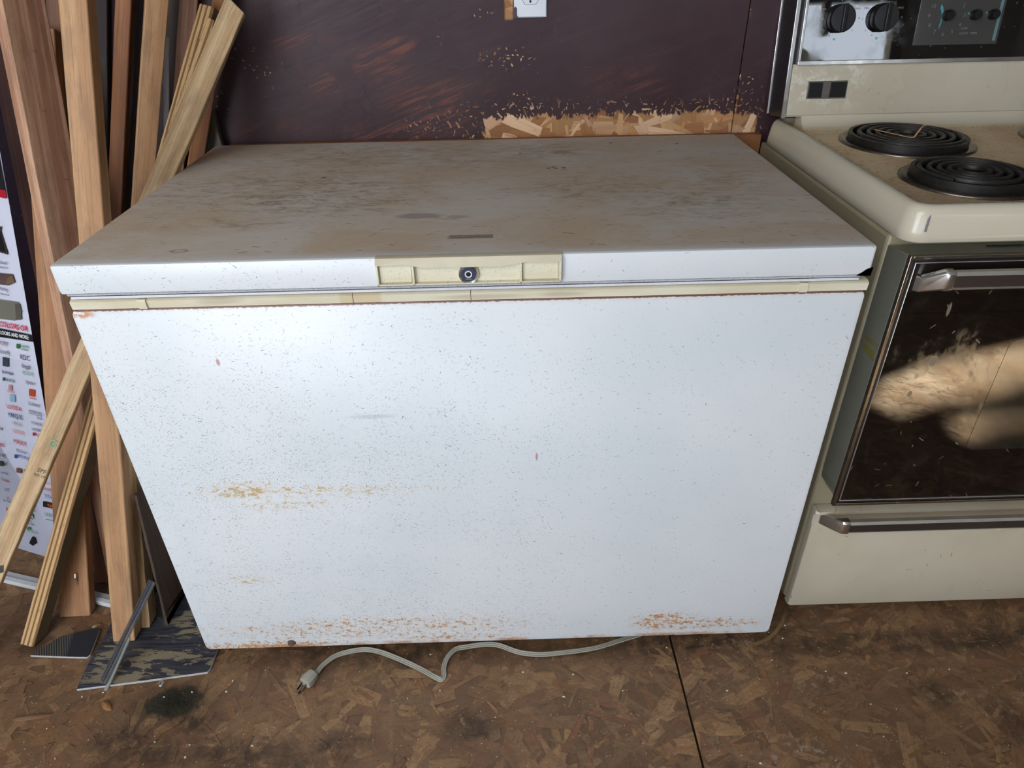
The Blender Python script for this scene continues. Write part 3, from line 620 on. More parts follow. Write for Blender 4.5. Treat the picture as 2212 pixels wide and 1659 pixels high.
# body shell
poly = [(0.093, 0.03), (0.093, 0.867), (0.700, 0.867), (0.700, 0.03)]
bm = prism(poly, 0, RX0, RX1); link('body', bm, M_SIDE, rg, bevel=0.006, seg=3)
for x in (1.29, 1.95):
    for y in (0.16, 0.64):
        bm = bmesh.new(); cyl(bm, (x, y, 0), (x, y, 0.035), .018, .018, 14); link('levelling_leg', bm, M_DARK, rg)
# cooktop: lip, rim and recessed deck
rings = []
for off, z, r in ((0.004, .8675, .028), (0.0, .870, .030), (0.001, .884, .030), (0.004, .908, .029), (0.007, .9165, .027), (0.011, .9215, .025), (0.016, .9235, .022), (0.021, .9225, .019), (0.026, .9185, .016), (0.031, .9150, .013), (0.038, .9130, .011), (0.046, .9125, .009)):
    rings.append([(x, y, z) for x, y in rrect(RX0+off, RX1-off, 0.048+off, 0.690-min(off, .02), r, 6)])
bm = loft(rings); 
link('cooktop', bm, M_COOKTOP, rg, smooth='all')
# cove up to the backguard
cv = [(0.550, .9127), (0.575, .9140), (0.592, .9185), (0.603, .9260), (0.609, .9360), (0.610, .940), (0.64, .940), (0.64, .9127)]
link('rear_cove', prism(cv, 0, RX0+.045, RX1-.045), M_COOKTOP, rg, smooth=True)
# paint drip on the front corner
bm = sweep(smooth_path([(1.2705, .0555, .9125), (1.2685, .0518, .905), (1.2675, .0500, .895), (1.267, .0490, .887)], 4), [(.0016, 0), (.0011, .0008), (-.0011, .0008), (-.0016, 0)], up=Vector((-.5, -.8, .2)))
link('grey_drip', bm, plain('grey_drip_stain', (104, 98, 106), .5), rg, smooth=True)
def coil(cx, cy, z, r0, r1, turns, w=.0042, h=.0036):
    pts = []; N = int(turns*44)
    for i in range(N+1):
        t = i/N; a = t*turns*2*math.pi; r = r0+(r1-r0)*t
        pts.append((cx+r*math.cos(a+2.6), cy+r*math.sin(a+2.6), z))
    return sweep(pts, [(-w, -h), (w, -h), (w, h*.2), (w*.55, h), (-w*.55, h), (-w, h*.2)])
def burner(cx, cy, R, tilt=0.0):
    zb = .9128
    pan = lathe([(R, 0.0002), (R, .0030), (R-.004, .0048), (R-.014, .0042), (R-.019, .0012), (R-.024, -.010), (R*.55, -.022), (R*.3, -.024)], (cx, cy, zb), 64); 
    o = link('drip_pan', pan, M_PAN, rg, smooth='all')
    fl = bmesh.new(); cyl(fl, (cx, cy, zb+.0006), (cx, cy, zb+.0010), R*.84, n=48); link('bowl_shadow', fl, M_DARK, o)
    cl = coil(cx, cy, zb+.0155, R*.17, R-.026, 4.6 if R > .115 else 4.2, .0046 if R > .115 else .0044, .0040)
    c = link('coil', cl, M_COIL, o, smooth=True)
    bm = bmesh.new()
    ringp = [(cx+(R-.0195)*math.cos(t), cy+(R-.0195)*math.sin(t), zb+.0085) for t in [i*2*math.pi/64 for i in range(65)]]
    bb = sweep(ringp, [(-.0035, -.008), (.0035, -.008), (.0035, .0085), (-.0035, .0085)]); link('outer_coil', bb, M_COIL, o, smooth=True)
    bm.free(); bm = bmesh.new()
    for k in range(3):
        a = 2.1+k*2.094; bx(bm, (0, -.0025, -.005), (R-.02, .0025, .0)); 
        vs = bm.verts[-8:] if False else list(bm.verts)[-8:]
        for v in vs:
            x, y = v.co.x, v.co.y; v.co = Vector((cx+x*math.cos(a)-y*math.sin(a), cy+x*math.sin(a)+y*math.cos(a), zb+.0115+v.co.z))
    link('coil_support', bm, M_COIL, o)
    bm = bmesh.new(); cyl(bm, (cx, cy, zb+.010), (cx, cy, zb+.0125), R*.15, R*.13, 24); link('centre_disc', bm, plain('burner_centre_disc', (96, 76, 68), .5, .4), o, smooth=True)
    return o
burner(1.445, .470, .124); burner(1.420, .212, .108); burner(1.800, .470, .108); burner(1.800, .212, .124)
# backguard
LEAN = math.radians(7.2); cl_, sl_ = math.cos(LEAN), math.sin(LEAN)
BGO = Vector((0, .610, .942)); BGN = Vector((0, -cl_, sl_)); BGU = Vector((0, sl_, cl_))
def bgp(x, h, d=0.0): 
    p = BGO+BGU*h+BGN*d; return Vector((x, p.y, p.z))
def bgbox(name, x0, x1, h0, h1, d0, d1, mat, parent=rg, **kw):
    bm = bmesh.new(); v = [bm.verts.new(bgp(x, h, d)) for d in (d0, d1) for x, h in ((x0, h0), (x1, h0), (x1, h1), (x0, h1))]
    for f in ((0, 3, 2, 1), (4, 5, 6, 7), (0, 1, 5, 4), (1, 2, 6, 5), (2, 3, 7, 6), (3, 0, 4, 7)): bm.faces.new([v[i] for i in f])
    return link(name, bm, mat, parent, **kw)
bgbox('backguard', 1.247, RX1-.007, -0.004, 0.30, -.070, -.001, M_ALMOND, bevel=.002)
bgbox('splash_panel', 1.250, RX1-.01, -0.001, 0.0985, -.004, .002, M_ALMOND, bevel=.0015)
# side trims: dark face between two chrome edges
for sx, xx in ((1, RX0), (-1, RX1)):
    def xs(a): return xx+sx*a
    def slab(nm, a0, a1, d0, d1, h0, h1, mt, bv=.0008):
        x0, x1 = sorted((xs(a0), xs(a1))); return bgbox(nm, x0, x1, h0, h1, d0, d1, mt, bevel=bv)
    slab('side_trim', 0.000, 0.006, -.078, .003, -.004, .31, M_BLACKTRIM)
    slab('trim_edge', -.0012, 0.007, .002, .0065, -.006, .31, M_CHROME)
    slab('trim_edge', -.0022, 0.003, -.083, -.078, -.002, .31, M_CHROME)
    slab('inner_groove', 0.007, 0.020, -.001, .0035, .0985, .30, M_BLACKTRIM)
# control glass with chrome surround
CX0, CX1, CH0, CH1 = 1.2625, RX1-.0225, .1045, .2900
bgbox('control_panel', CX0, CX1, CH0, CH1, -.001, .0042, M_PANEL)
bgbox('panel_trim', CX0-.006, CX1+.006, CH0-.0085, CH0, -.001, .0095, M_CHROME, bevel=.001)
bgbox('panel_trim', CX0-.0062, CX0-.0002, CH0-.0085, CH1, -.001, .0085, M_CHROME, bevel=.001)
bgbox('panel_trim', CX1+.0002, CX1+.0062, CH0-.0085, CH1, -.001, .0085, M_CHROME, bevel=.001)
bgbox('panel_trim', CX0-.006, CX1+.006, CH1, CH1+.008, -.001, .0085, M_CHROME, bevel=.001)
def hh(z): return (z-.942)/cl_
# receptacle on the splash panel
rc = bgbox('receptacle', 1.287, 1.371, .031, .0655, .0015, .0035, plain('receptacle_metal', (120, 114, 108), .4, .6), bevel=.001)
for a, b in ((1.2895, 1.3185), (1.3345, 1.3690)): bgbox('socket_face', a, b, .0335, .063, .003, .0048, M_KNOBB, rc, bevel=.001)
for a, b in ((1.309, 1.314), (1.295, 1.3)):
    bgbox('slot', a, b, .052, .058, .0046, .0052, M_DARK, rc)
text('receptacle_mark', 'ON', M_GREYPR, rc, bgp(1.3265, .042, .0037), (1, 0, 0), BGU, .006)
# knobs
def knob(x, h, R=.0262):
    o = bgp(x, h, .0042)
    def ring(r, d, n=40): return [o+BGN*d+Vector((1, 0, 0))*r*math.cos(t)+BGU*r*math.sin(t) for t in [i*2*math.pi/n for i in range(n)]]
    k = link('knob', loft([ring(R*.95, .0), ring(R, .003), ring(R*.97, .017), ring(R*.92, .0185)]), M_KNOBB, rg, smooth=True)
    link('knob_cap', loft([ring(R*.92, .018), ring(R*.92, .0192), ring(R*.86, .0195)]), M_KNOB, k, smooth=True)
    bgbox('grip_bar', x-.0042, x+.0042, h-R*.97, h+R*.97, .0222-.0042, .031, M_KNOBB, k, bevel=.0015)
    bgbox('pointer_line', x+.0046, x+.0060, h-R*.1, h+R*.93, .024, .0245, M_GREYPR, k)
    for aa, s in ((150, 'MIN'), (30, 'MAX'), (183, '2'), (222, '3'), (318, '7'), (0, '8'), (248, '4')):
        t = math.radians(aa); text('dial_marking', s, M_GREYPR, k, bgp(x+R*1.52*math.cos(t), h+R*1.30*math.sin(t), .0043), (1, 0, 0), BGU, .0055, depth=.0001)
    for a, b in ((0, R*1.30), (-.004, -R*1.42)):
        cc = bgp(x+a, h+b, .0043); bm = bmesh.new(); cyl(bm, cc, cc+BGN*.0006, .0022, n=16); link('dial_dot', bm, M_TEAL, k)
    return k
for x in (1.330, 1.417, 1.835, 1.922): knob(x, hh(1.1215))
# clock panel
ck = bgbox('clock_panel', 1.490, 1.664, hh(1.0700), hh(1.165), .0040, .0052, M_CLOCK, bevel=.0006)
CZ = hh(1.1230); CXc = 1.548
for i in range(1, 13):
    t = math.radians(90-30*i); text('clock_numeral', str(i), M_GREYPR, ck, bgp(CXc+.036*math.cos(t), CZ+.034*math.sin(t), .0054), (1, 0.0, 0), BGU, .0095, depth=.0001, bold=-.0001)
for x, h, R in ((CXc, CZ, .0105), (1.6035, CZ, .0098), (1.6400, CZ, .0098)):
    o = bgp(x, h, .005)
    def ring(r, d, n=24): return [o+BGN*d+Vector((1, 0, 0))*r*math.cos(t)+BGU*r*math.sin(t) for t in [i*2*math.pi/n for i in range(n)]]
    link('clock_knob', loft([ring(R*.95, .0), ring(R, .003), ring(R*.9, .014), ring(R*.8, .0155)]), M_KNOBB, ck, smooth=True)
def hand(x, h, a, L, w0, w1):
    t = math.radians(a); d = Vector((math.cos(t), 0, 0))+BGU*math.sin(t); s = Vector((-math.sin(t), 0, 0))+BGU*math.cos(t)
    o = bgp(x, h, .0056); bm = bmesh.new(); v = [bm.verts.new(p) for p in (o-s*w0, o+s*w0, o+d*L*.7+s*w1, o+d*L, o+d*L*.7-s*w1)]; bm.faces.new(v)
    bmesh.ops.solidify(bm, geom=bm.faces[:], thickness=-.0004); link('clock_hand', bm, M_TEAL, ck)
hand(CXc-.008, CZ, 112, .022, .002, .0028); hand(CXc-.008, CZ, 263, .026, .002, .0016); hand(1.596, CZ, 140, .010, .001, .001); hand(1.633, CZ, 140, .010, .001, .001)
bgbox('clock_stripe', 1.653, 1.659, hh(1.076), hh(1.164), .0050, .0055, plain('dull_teal_stripe', (96, 130, 132), .4), ck)
text('clock_caption', 'CLOCK  TIMER', M_GREYPR, ck, bgp(1.600, CZ-.033, .0054), (1, 0, 0), BGU, .0055, depth=.0001)
text('clock_caption', 'START', M_GREYPR, ck, bgp(1.590, CZ-.024, .0054), (1, 0, 0), BGU, .005, depth=.0001)
# oven door
DX0, DX1, DZ0, DZ1, DY = 1.2505, 1.9895, .345, .8525, .040
poly = [(DX0+.004, DZ0+.028), (DX0, DZ0+.050), (DX0, DZ1), (DX1, DZ1), (DX1, DZ0+.05), (DX1-.004, DZ0+.028), (DX1-.02, DZ0), (DX0+.02, DZ0)]
dr = link('oven_door', loft([[(x, .0915, z) for x, z in [(DX0-.007, DZ0+.035), (DX0-.0085, DZ0+.060), (DX0-.0085, DZ1-.002), (DX1+.008, DZ1-.002), (DX1+.008, DZ0+.06), (DX1+.007, DZ0+.035), (DX1-.012, DZ0+.006), (DX0+.012, DZ0+.006)]], [(x, .046, z) for x, z in poly]]), M_DOORSIDE, rg, bevel=.0015)
def frame(name, i, wd, y0, y1, mat, parent):
    x0, x1, z0, z1 = DX0+i, DX1-i, DZ0+.004+i, DZ1-i; bm = bmesh.new()
    bx(bm, (x0, y0, z0), (x0+wd, y1, z1)); bx(bm, (x1-wd, y0, z0), (x1, y1, z1)); bx(bm, (x0+wd, y0, z0), (x1-wd, y1, z0+wd)); bx(bm, (x0+wd, y0, z1-wd), (x1-wd, y1, z1))
    return link(name, bm, mat, parent, bevel=.0008)
frame('door_frame', 0.0, .0055, DY-.0022, .047, M_CHROMEW, dr); frame('frame_channel', .0055, .0055, DY+.0005, .047, M_BLACKTRIM, dr); frame('frame_bead', .011, .0013, DY-.0012, .047, M_TRIMCHROME, dr)
box('door_glass', (DX0+.0122, DY+.0008, DZ0+.016), (DX1-.0122, .047, DZ1-.0122), M_GLASS, dr)
link('door_window', prism(rrect(1.462, 1.790, .475, .703, .016, 5), 1, DY+.0003, DY+.0012), M_MESH, dr)
box('door_upper_band', (DX0+.0125, DY+.0002, .792), (DX1-.0125, DY+.0010, DZ1-.0125), plain('brown_black_band', (34, 29, 26), .12, IOR=1.6), dr)
for k in range(6): link('vent_slot', prism(rrect(1.385+k*.073, 1.444+k*.073, .070, .0745, .002, 3), 2, .8524, .8529), M_DARK, dr)
def handle(xe0, xe1, zc, hgt, ybar, ybase, zbase, parent, out=.018):
    # bar: dark insert between two bright edges
    h = hgt/2
    bar = link('handle_bar', prism([(ybar, zc-h*.75), (ybar, zc+h*.75), (ybar+.004, zc+h), (ybar+.012, zc+h), (ybar+.012, zc-h), (ybar+.004, zc-h)], 0, xe0, xe1), M_INSERT, parent, bevel=.001)
    for s in (1, -1):
        link('bar_edge', prism([(ybar-.0008, zc+s*h*.72), (ybar+.003, zc+s*h*1.08), (ybar+.012, zc+s*h*1.08), (ybar+.012, zc+s*h*.9), (ybar+.001, zc+s*h*.68)], 0, xe0, xe1), M_TRIMCHROME, bar)
    for xe, s in ((xe0, 1), (xe1, -1)):
        rings = []
        for x, y0, y1, zc_, hb in ((xe-s*.034, ybase, ybase-.002, zbase, h*.95), (xe-s*.028, ybase, ybase-.010, zbase, h*.95), (xe-s*.010, ybar+.014, ybar+.001, zc, h*1.15), (xe-s*.006, ybar+.014, ybar-.001, zc, h*1.22), (xe+s*.004, ybar+.014, ybar-.0015, zc, h*1.25), (xe+s*.005, ybar+.013, ybar-.0005, zc, h*1.15)):
            rings.append([(x, y0, zc_-hb), (x, y0, zc_+hb), (x, (y0+y1*3)/4, zc_+hb), (x, y1, zc_+hb*.75), (x, y1, zc_-hb*.75), (x, (y0+y1*3)/4, zc_-hb)])
        link('handle_bracket', loft(rings), M_CHROME, bar, bevel=.0007)
    return bar
handle(1.303, 1.937, .8235, .0265, .006, .0405, .808, dr)
# storage drawer with a recessed top edge
prof = [(.088, .024), (.0735, .024), (.0700, .030), (.0700, .262), (.0745, .272), (.0745, .2905), (.0690, .296), (.0715, .3015), (.078, .304), (.092, .304), (.092, .024)]
rings = []
for x, i in ((1.2432, .010), (1.2440, .004), (1.2480, .001), (1.252, 0), (1.988, 0), (1.992, .001), (1.996, .004)):
    rings.append([(x, min(y+i, .0925), z) for y, z in prof])
dw = link('storage_drawer', loft(rings), M_ALMOND, rg, smooth=True)
handle(1.289, 1.951, .2945, .0265, .031, .0735, .284, dw)
# crumbs of old tape on the door side
M_TAPE = plain('yellow_tape_residue', (142, 136, 74), .6, var=.15)
bm = bmesh.new()
for (p0, p1, p2, p3) in (((1869, 722), (1895, 742), (1893, 752), (1868, 733)), ((1868, 741), (1890, 760), (1887, 782), (1862, 752)),):
    q = []
    for p in (p0, p1, p2, p3):
        n_ = Vector((-.98, -.18, 0)).normalized(); q.append(unp_plane(p, Vector((1.2462, .07, .6)), n_)+n_*.0004)
    v = [bm.verts.new(x) for x in q]; bm.faces.new(v)
bmesh.ops.solidify(bm, geom=bm.faces[:], thickness=.0003)
link('tape_residue', bm, M_TAPE, dr)
# bent reed lying on the rear coil
zb = .9128+.0205
rp = [unp(p, 2, z) for p, z in (((1889, 280), zb), ((1925, 288), zb), ((1969, 297), zb+.001), ((1980, 289), zb+.006), ((1990, 276), zb+.014), ((1999, 270), zb+.022))]
o = link('bent_reed', sweep(smooth_path(rp, 3), [(.0018, 0), (0, .0009), (-.0018, 0), (0, -.0009)]), plain('straw_reed', (206, 164, 116), .6), smooth=False); tag(o, 'bent tan straw lying across the rear left coil burner', 'straw')

# ------------------------------------------------------------------ wall outlet
op = thing('wall_outlet', 'white duplex wall outlet with paint-chipped cover plate on the dark plum wall', 'outlet', (.7085, .719, 1.13))
M_PLATE = plain('white_plate', (214, 218, 226), .35, var=.03)
YP = .7125; x0, x1, z0, z1 = .6745, .7430, 1.1285, 1.243
bm = loft([[(x, y, z) for x, z in [(x0+i+.006, z0+i), (x1-i, z0+i), (x1-i, z1-i), (x0+i, z1-i), (x0+i, z0+i+.012), (x0+i+.003, z0+i+.005)]] for y, i in ((.7185, 0), (.7145, 0), (YP, .002))])
link('cover_plate', bm, M_PLATE, op, smooth=True)
for zc in (1.1655, 1.2055):
    rr = [(.7087+.0165*math.cos(t), zc+max(-.0125, min(.0125, .0165*math.sin(t)))) for t in [i*2*math.pi/32 for i in range(32)]]
    rg_ = link('receptacle_rim', prism([(.7087+(x-.7087)*1.05, zc+(z-zc)*1.05) for x, z in rr], 1, YP-.0003, YP+.001), M_DARK, op)
    f = link('receptacle_face', prism(rr, 1, YP-.0012, YP+.001), M_PLATE, op)
    for dx, hgt in ((-.0063, .0075), (.0063, .0060)): box('slot', (.7087+dx-.0009, YP-.0016, zc+.003-hgt/2), (.7087+dx+.0009, YP-.0011, zc+.003+hgt/2), M_DARK, f)
    link('ground_hole', prism([(.7087+.0024*math.cos(t), zc-.0072+.0026*math.sin(t)) for t in [i*2*math.pi/16 for i in range(16)]], 1, YP-.0016, YP-.0011), M_DARK, f)
link('paint_chip', prism([(x0-.001, z0-.001), (x0+.009, z0-.001), (x0+.006, z0+.005), (x0+.006, z0+.018), (x0+.002, z0+.021), (x0-.001, z0+.016)], 1, YP-.0006, YP+.004), plain('plum_chip', (72, 52, 72), .6), op)

# ------------------------------------------------------------------ lumber
def wood(name, light, dark, ring=26.0, seed=0.0, knots=0.0, rough=0.65, ply=None, dirt=0.28, spots=0.15):
    m = Mat(name, rough); X, Y, Z = m.xyz(); P = m.mp(loc=(seed, seed*1.3, seed*.7))
    W = m.noise(m.mp(P, scale=(5, 5, .8)), 1, 3)
    warp = m.ma('MULTIPLY_ADD', W, 1.6, m.mul(X, ring))
    band = m.noise(m.comb(m.mul(warp, 1.8), m.mul(Y, ring*1.1), m.mul(Z, .5)), 1.0, 2)
    fine = m.noise(m.mp(P, scale=(260, 260, 6)), 1, 4, .6)
    L, D = lin(light), lin(dark)
    c = m.mix(m.ramp(band, .38, .64), L, D); c = m.mix(m.mul(m.ramp(fine, .45, .68), .6), c, tuple(x*.6 for x in D[:3])+(1,))
    c = m.mix(m.mul(m.ramp(m.noise(m.mp(P, scale=(8, 8, 2)), 1, 4), .5, .75), .3), c, tuple(x*.75 for x in D[:3])+(1,))
    if knots:
        vo = m.n('ShaderNodeTexVoronoi', {'Vector': m.mp(P, scale=(9, 9, 3.2)), 'Scale': 1.0})
        r = m.n('ShaderNodeTexWhiteNoise', {'Vector': vo.outputs['Position']}, noise_dimensions='3D').outputs[0]
        k = m.mul(m.ramp(vo.outputs['Distance'], .16, .06), m.ma('LESS_THAN', r, knots)); c = m.mix(m.mul(k, .8), c, lin((66, 44, 30)))
    if dirt: c = m.mix(m.mul(m.ramp(m.noise(m.mp(P, scale=(30, 30, 8)), 1, 5, .7), .45, .62), dirt), c, lin((84, 66, 50)))
    m.bump(m.ma('ADD', fine, band), .25, .0008)
    return m.done(c)
def board(name, label, cat, bottom, top, width, thick, yaw, mat, group=None, length=None, bow=0.0, rag=0.0005, end=0.0, top_slant=0.0, seed=1, wall=True, lap=None):
    """a plank whose front-face centreline runs from bottom to top; yaw turns its wide face (0 faces the room)"""
    B, T = Vector(bottom), Vector(top); a = (T-B).normalized(); L = length if length else (T-B).length
    if a.y > .01: L = min(L, (.7155-thick*1.03-B.y-(abs(width*math.sin(math.radians(yaw)))/2))/a.y)
    yr = math.radians(yaw); n0 = Vector((math.sin(yr), -math.cos(yr), 0)); n = (n0-a*n0.dot(a)).normalized(); wv = n.cross(a).normalized()
    if wv.x < 0 and abs(yaw) < 80: wv = -wv
    rotM = Matrix(((wv[0], -n[0], a[0], B[0]), (wv[1], -n[1], a[1], B[1]), (wv[2], -n[2], a[2], B[2]), (0, 0, 0, 1)))
    if rotM.to_3x3().determinant() < 0: wv = -wv; rotM = Matrix(((wv[0], -n[0], a[0], B[0]), (wv[1], -n[1], a[1], B[1]), (wv[2], -n[2], a[2], B[2]), (0, 0, 0, 1)))
    R = random.Random(seed); bm = bmesh.new(); N = 40; rings = []
    # local: x across, y into the board, z along. keep the foot above the floor
    corners = [(-width/2, 0), (width/2, 0), (width/2, thick), (-width/2, thick)]
    for i in range(N+1):
        t = i/N; z = L*t; ring = []
        for k, (x, y) in enumerate(corners):
            jx = noise.noise(Vector((seed*7.1+k*3.3, z*14, 0)))*rag + noise.noise(Vector((seed*3.1+k*5.3, z*70, 0)))*rag*.6
            zz = z
            if i == 0:   # cut the foot flat on the floor
                den = rotM[2][2]; zz = -(rotM[2][0]*x+rotM[2][1]*y+B[2]-end-.0022)/den if den > .2 and wall else z
            if i == N: zz = z+x*top_slant
            ring.append((x+jx+bow*math.sin(math.pi*t), y, zz))
        rings.append([bm.verts.new(p) for p in ring])
    for i in range(N):
        for j in range(4): bm.faces.new((rings[i][j], rings[i][(j+1) % 4], rings[i+1][(j+1) % 4], rings[i+1][j]))
    bm.faces.new(rings[0][::-1]); bm.faces.new(rings[-1])
    o = link(name, bm, mat, bevel=min(.0022, thick*.12), seg=2); o.matrix_world = rotM
    tag(o, label, cat, group); return o
def fp(px): return unp(px, 2, 0.0)
def bline(p1, y1, p2, y2):
    """foot on the floor and a second point of the line seen through two pixels, at depths y1 (lower) and y2 (upper)"""
    A_, B_ = unp(p1, 1, y1), unp(p2, 1, y2); d_ = B_-A_
    return A_-d_*(A_.z/d_.z), B_
LEN = {}
W_TAN = wood('tan_pine', (176, 128, 86), (162, 112, 72), 14, 1.0, .25)
W_RED = wood('red_grain_cedar', (202, 160, 130), (164, 116, 90), 38, 2.0, .12)
W_YEL = wood('yellow_pine', (196, 154, 112), (172, 128, 88), 18, 3.0, .2)
W_PALE = wood('pale_rough_pine', (206, 178, 138), (182, 148, 106), 40, 4.0, 0)
W_BRN = wood('brown_cedar', (132, 86, 56), (96, 58, 38), 20, 5.0, .2)
W_ORG = wood('orange_cedar', (158, 104, 60), (124, 76, 42), 20, 6.0, .1)
W_DRK = wood('shade_dark_board', (62, 40, 32), (42, 27, 22), 20, 7.0, 0)  # shade on the rear boards is put into this wood colour
W_GRY = wood('weathered_grey_board', (128, 120, 106), (88, 82, 74), 30, 8.0, 0, dirt=.5)
W_PNK = wood('pinkish_lath', (184, 142, 116), (148, 100, 78), 50, 9.0, 0)
W_WHT = plain('white_painted_lath', (214, 216, 226), .6, var=.05)
W_STAMP = W_PALE
def stack_top(px, y): return unp(px, 1, y)
G = None
B = {}
# behind, nearly upright against the wall
def back(key, name, label, p1, y1, p2, y2, width, thick, yaw, mat, **kw):
    b_, t_ = bline(p1, y1, p2, y2); B[key] = board(name, label, 'plank', b_, t_, width, thick, yaw, mat, **kw)
B['b0'] = board('wood_plank', 'reddish brown plank leaning behind the other lumber, its left edge beside the banner', 'plank', fp((232, 1262)), stack_top((-8, 60), .698), .050, .012, 0, W_BRN, length=1.95, seed=2)
back('b4', 'wood_plank', 'narrow shaded brown board between the red-grained plank and the yellow pine board', (150, 400), .640, (120, 0), .672, .040, .018, 0, W_BRN, length=1.9, seed=3)
back('b5', 'wood_plank', 'board coloured dark for shade, right behind the yellow pine board', (208, 400), .696, (202, 0), .698, .052, .014, 0, W_DRK, length=1.9, seed=4)
back('b6', 'wood_plank', 'thin reddish cedar board standing alone against the dark wall gap', (249, 400), .640, (266, 0), .650, .030, .024, 5, W_ORG, length=1.9, seed=5)
back('b7', 'wood_plank', 'board coloured dark for shade, behind and left of the narrow yellow board', (287, 400), .700, (306, 0), .701, .034, .012, 0, W_DRK, length=1.9, seed=6)
back('b8', 'wood_plank', 'narrow yellow pine board left of the white lath', (310, 400), .612, (340, 0), .622, .041, .026, 26, W_YEL, length=1.9, seed=7)
back('b9', 'wood_lath', 'thin white-painted lath with a ragged edge among the upright boards', (359, 280), .674, (358, 20), .676, .0105, .008, 0, W_WHT, length=1.15, rag=.0025, seed=8)
back('b7b', 'wood_plank', 'board coloured dark for shade, behind the white lath', (376, 240), .708, (376, 0), .708, .030, .009, 0, W_DRK, length=1.9, seed=26)
back('b10', 'wood_plank', 'pinkish rough-sawn board behind the plywood strip', (392, 200), .688, (407, 0), .690, .034, .016, 10, W_PNK, length=1.9, seed=9)
back('b13', 'wood_plank', 'orange brown board rising behind the pale board', (432, 290), .664, (478, 0), .667, .032, .016, 15, W_ORG, length=1.9, seed=10)
B['b14'] = board('wood_plank', 'weathered grey board end showing just above the back left lid corner', 'plank', (-.028, .694, 0.0), (-.018, .694, .955), .052, .018, 0, W_GRY, top_slant=.25, rag=.003, seed=11)
# main boards
B['b1'] = board('wood_plank', 'wide smooth tan plank with a bent nail near its foot', 'plank', fp((162, 1335)), stack_top((75, 0), .66), .068, .024, 0, W_TAN, length=1.25, seed=12)
B['b2'] = board('wood_plank', 'rough red-grained plank at the far left, turned to show its tan edge', 'plank', fp((285, 1245)), stack_top((52, 0), .50), .080, .028, 64, W_RED, length=2.0, seed=13)
B['b3'] = board('wood_plank', 'smooth yellow pine board left of the lid, standing on the worn black sheet', 'plank', unp((268, 1388), 2, .008), stack_top((156, 0), .36), .046, .030, 0, W_YEL, length=2.3, seed=14, end=.008)
B['b15'] = board('wood_plank', 'short pale-edged board standing on the black sheet behind the clear channel', 'plank', unp((312, 1358), 2, .008), stack_top((213, 300), .46), .024, .032, 0, W_PALE, length=.62, seed=15, end=.008, rag=.0015)
B['b16'] = board('wood_plank', 'darker cedar board standing behind the pale-edged board', 'plank', unp((316, 1288), 2, .008), stack_top((235, 300), .56), .034, .028, 0, W_ORG, length=.6, seed=16, end=.008)
# plywood strips: layered edge
def ply_mat():
    m = Mat('plywood_edge', .7); X, Y, Z = m.xyz()
    s = m.ma('FRACT', m.ma('MULTIPLY_ADD', X, 88.0, m.mul(m.noise(m.mp(scale=(8, 8, 3)), 1, 3), .5)))
    c = m.mix(m.ramp(m.ma('ABSOLUTE', m.ma('SUBTRACT', s, .5)), .17, .23), lin((128, 88, 48)), lin((198, 164, 116)))
    f = m.noise(m.mp(scale=(320, 320, 30)), 1, 4, .7); c = m.mix(m.mul(m.ramp(f, .5, .68), .5), c, lin((84, 56, 32)))
    side = m.ramp(Y, .001, .003); c = m.mix(m.mul(side, .95), c, lin((82, 68, 48)))
    m.bump(f, .4, .001); return m.done(c)
W_PLY = ply_mat()
B['p1'] = board('plywood_strip', 'long plywood strip with striped layered edge leaning behind the pale board', 'plank', fp((56, 1398)), stack_top((446, 10), .630), .034, .030, -22, W_PLY, rag=.0012, seed=17)
sp_ = board('split_layer', '', '', unp((352, 340), 1, .470), unp((456, 40), 1, .600), .014, .012, 0, W_PLY, rag=.003, seed=18, wall=False)
for k_ in ('label', 'category'): del sp_[k_]
sp_.parent = B['p1']; sp_.matrix_parent_inverse = B['p1'].matrix_world.inverted()
bm = bmesh.new()
pal = board('wood_plank', 'pale rough pine board with green and black stamps, slanting across the other lumber', 'plank', fp((-118, 1476)), stack_top((508, 8), .605), .042, .016, -6, W_PALE, rag=.0018, top_slant=-.35, seed=19)
B['pale'] = pal
# stamps printed on the pale board
pm = pal.matrix_world
def on_board(o, px, lift=.0007):
    M = o.matrix_world; n = -(M.to_3x3() @ Vector((0, 1, 0))); P0 = M.translation
    return unp_plane(px, P0, n)+n*lift
def stamp(name, poly, mat, parent_o):
    q = [on_board(parent_o, p) for p in poly]; bm = bmesh.new(); bm.faces.new([bm.verts.new(p) for p in q])
    bmesh.ops.solidify(bm, geom=bm.faces[:], thickness=.0002); return link(name, bm, mat, parent_o)
bpy.context.view_layer.update()
M_GSTAMP = plain('green_stamp_ink', (124, 168, 134), .7); M_BSTAMP = plain('black_stamp_ink', (104, 98, 88), .7)
ux = (pm.to_3x3() @ Vector((1, 0, 0))); uy = (pm.to_3x3() @ Vector((0, 0, 1)))
if ux.cross(uy).dot(pm.to_3x3() @ Vector((0, -1, 0))) < 0: ux = -ux
text('green_stamp', 'G', M_GSTAMP, pal, on_board(pal, (115, 958)), ux, uy, .022)
text('ink_stamp', 'SPF', M_BSTAMP, pal, on_board(pal, (90, 1018)), ux, uy, .012); text('ink_stamp', 'KD 19', M_BSTAMP, pal, on_board(pal, (85, 1028)), ux, uy, .008)
stamp('end_label', [(0, 1222), (8, 1220), (8, 1236), (0, 1238)], M_BSTAMP, pal)
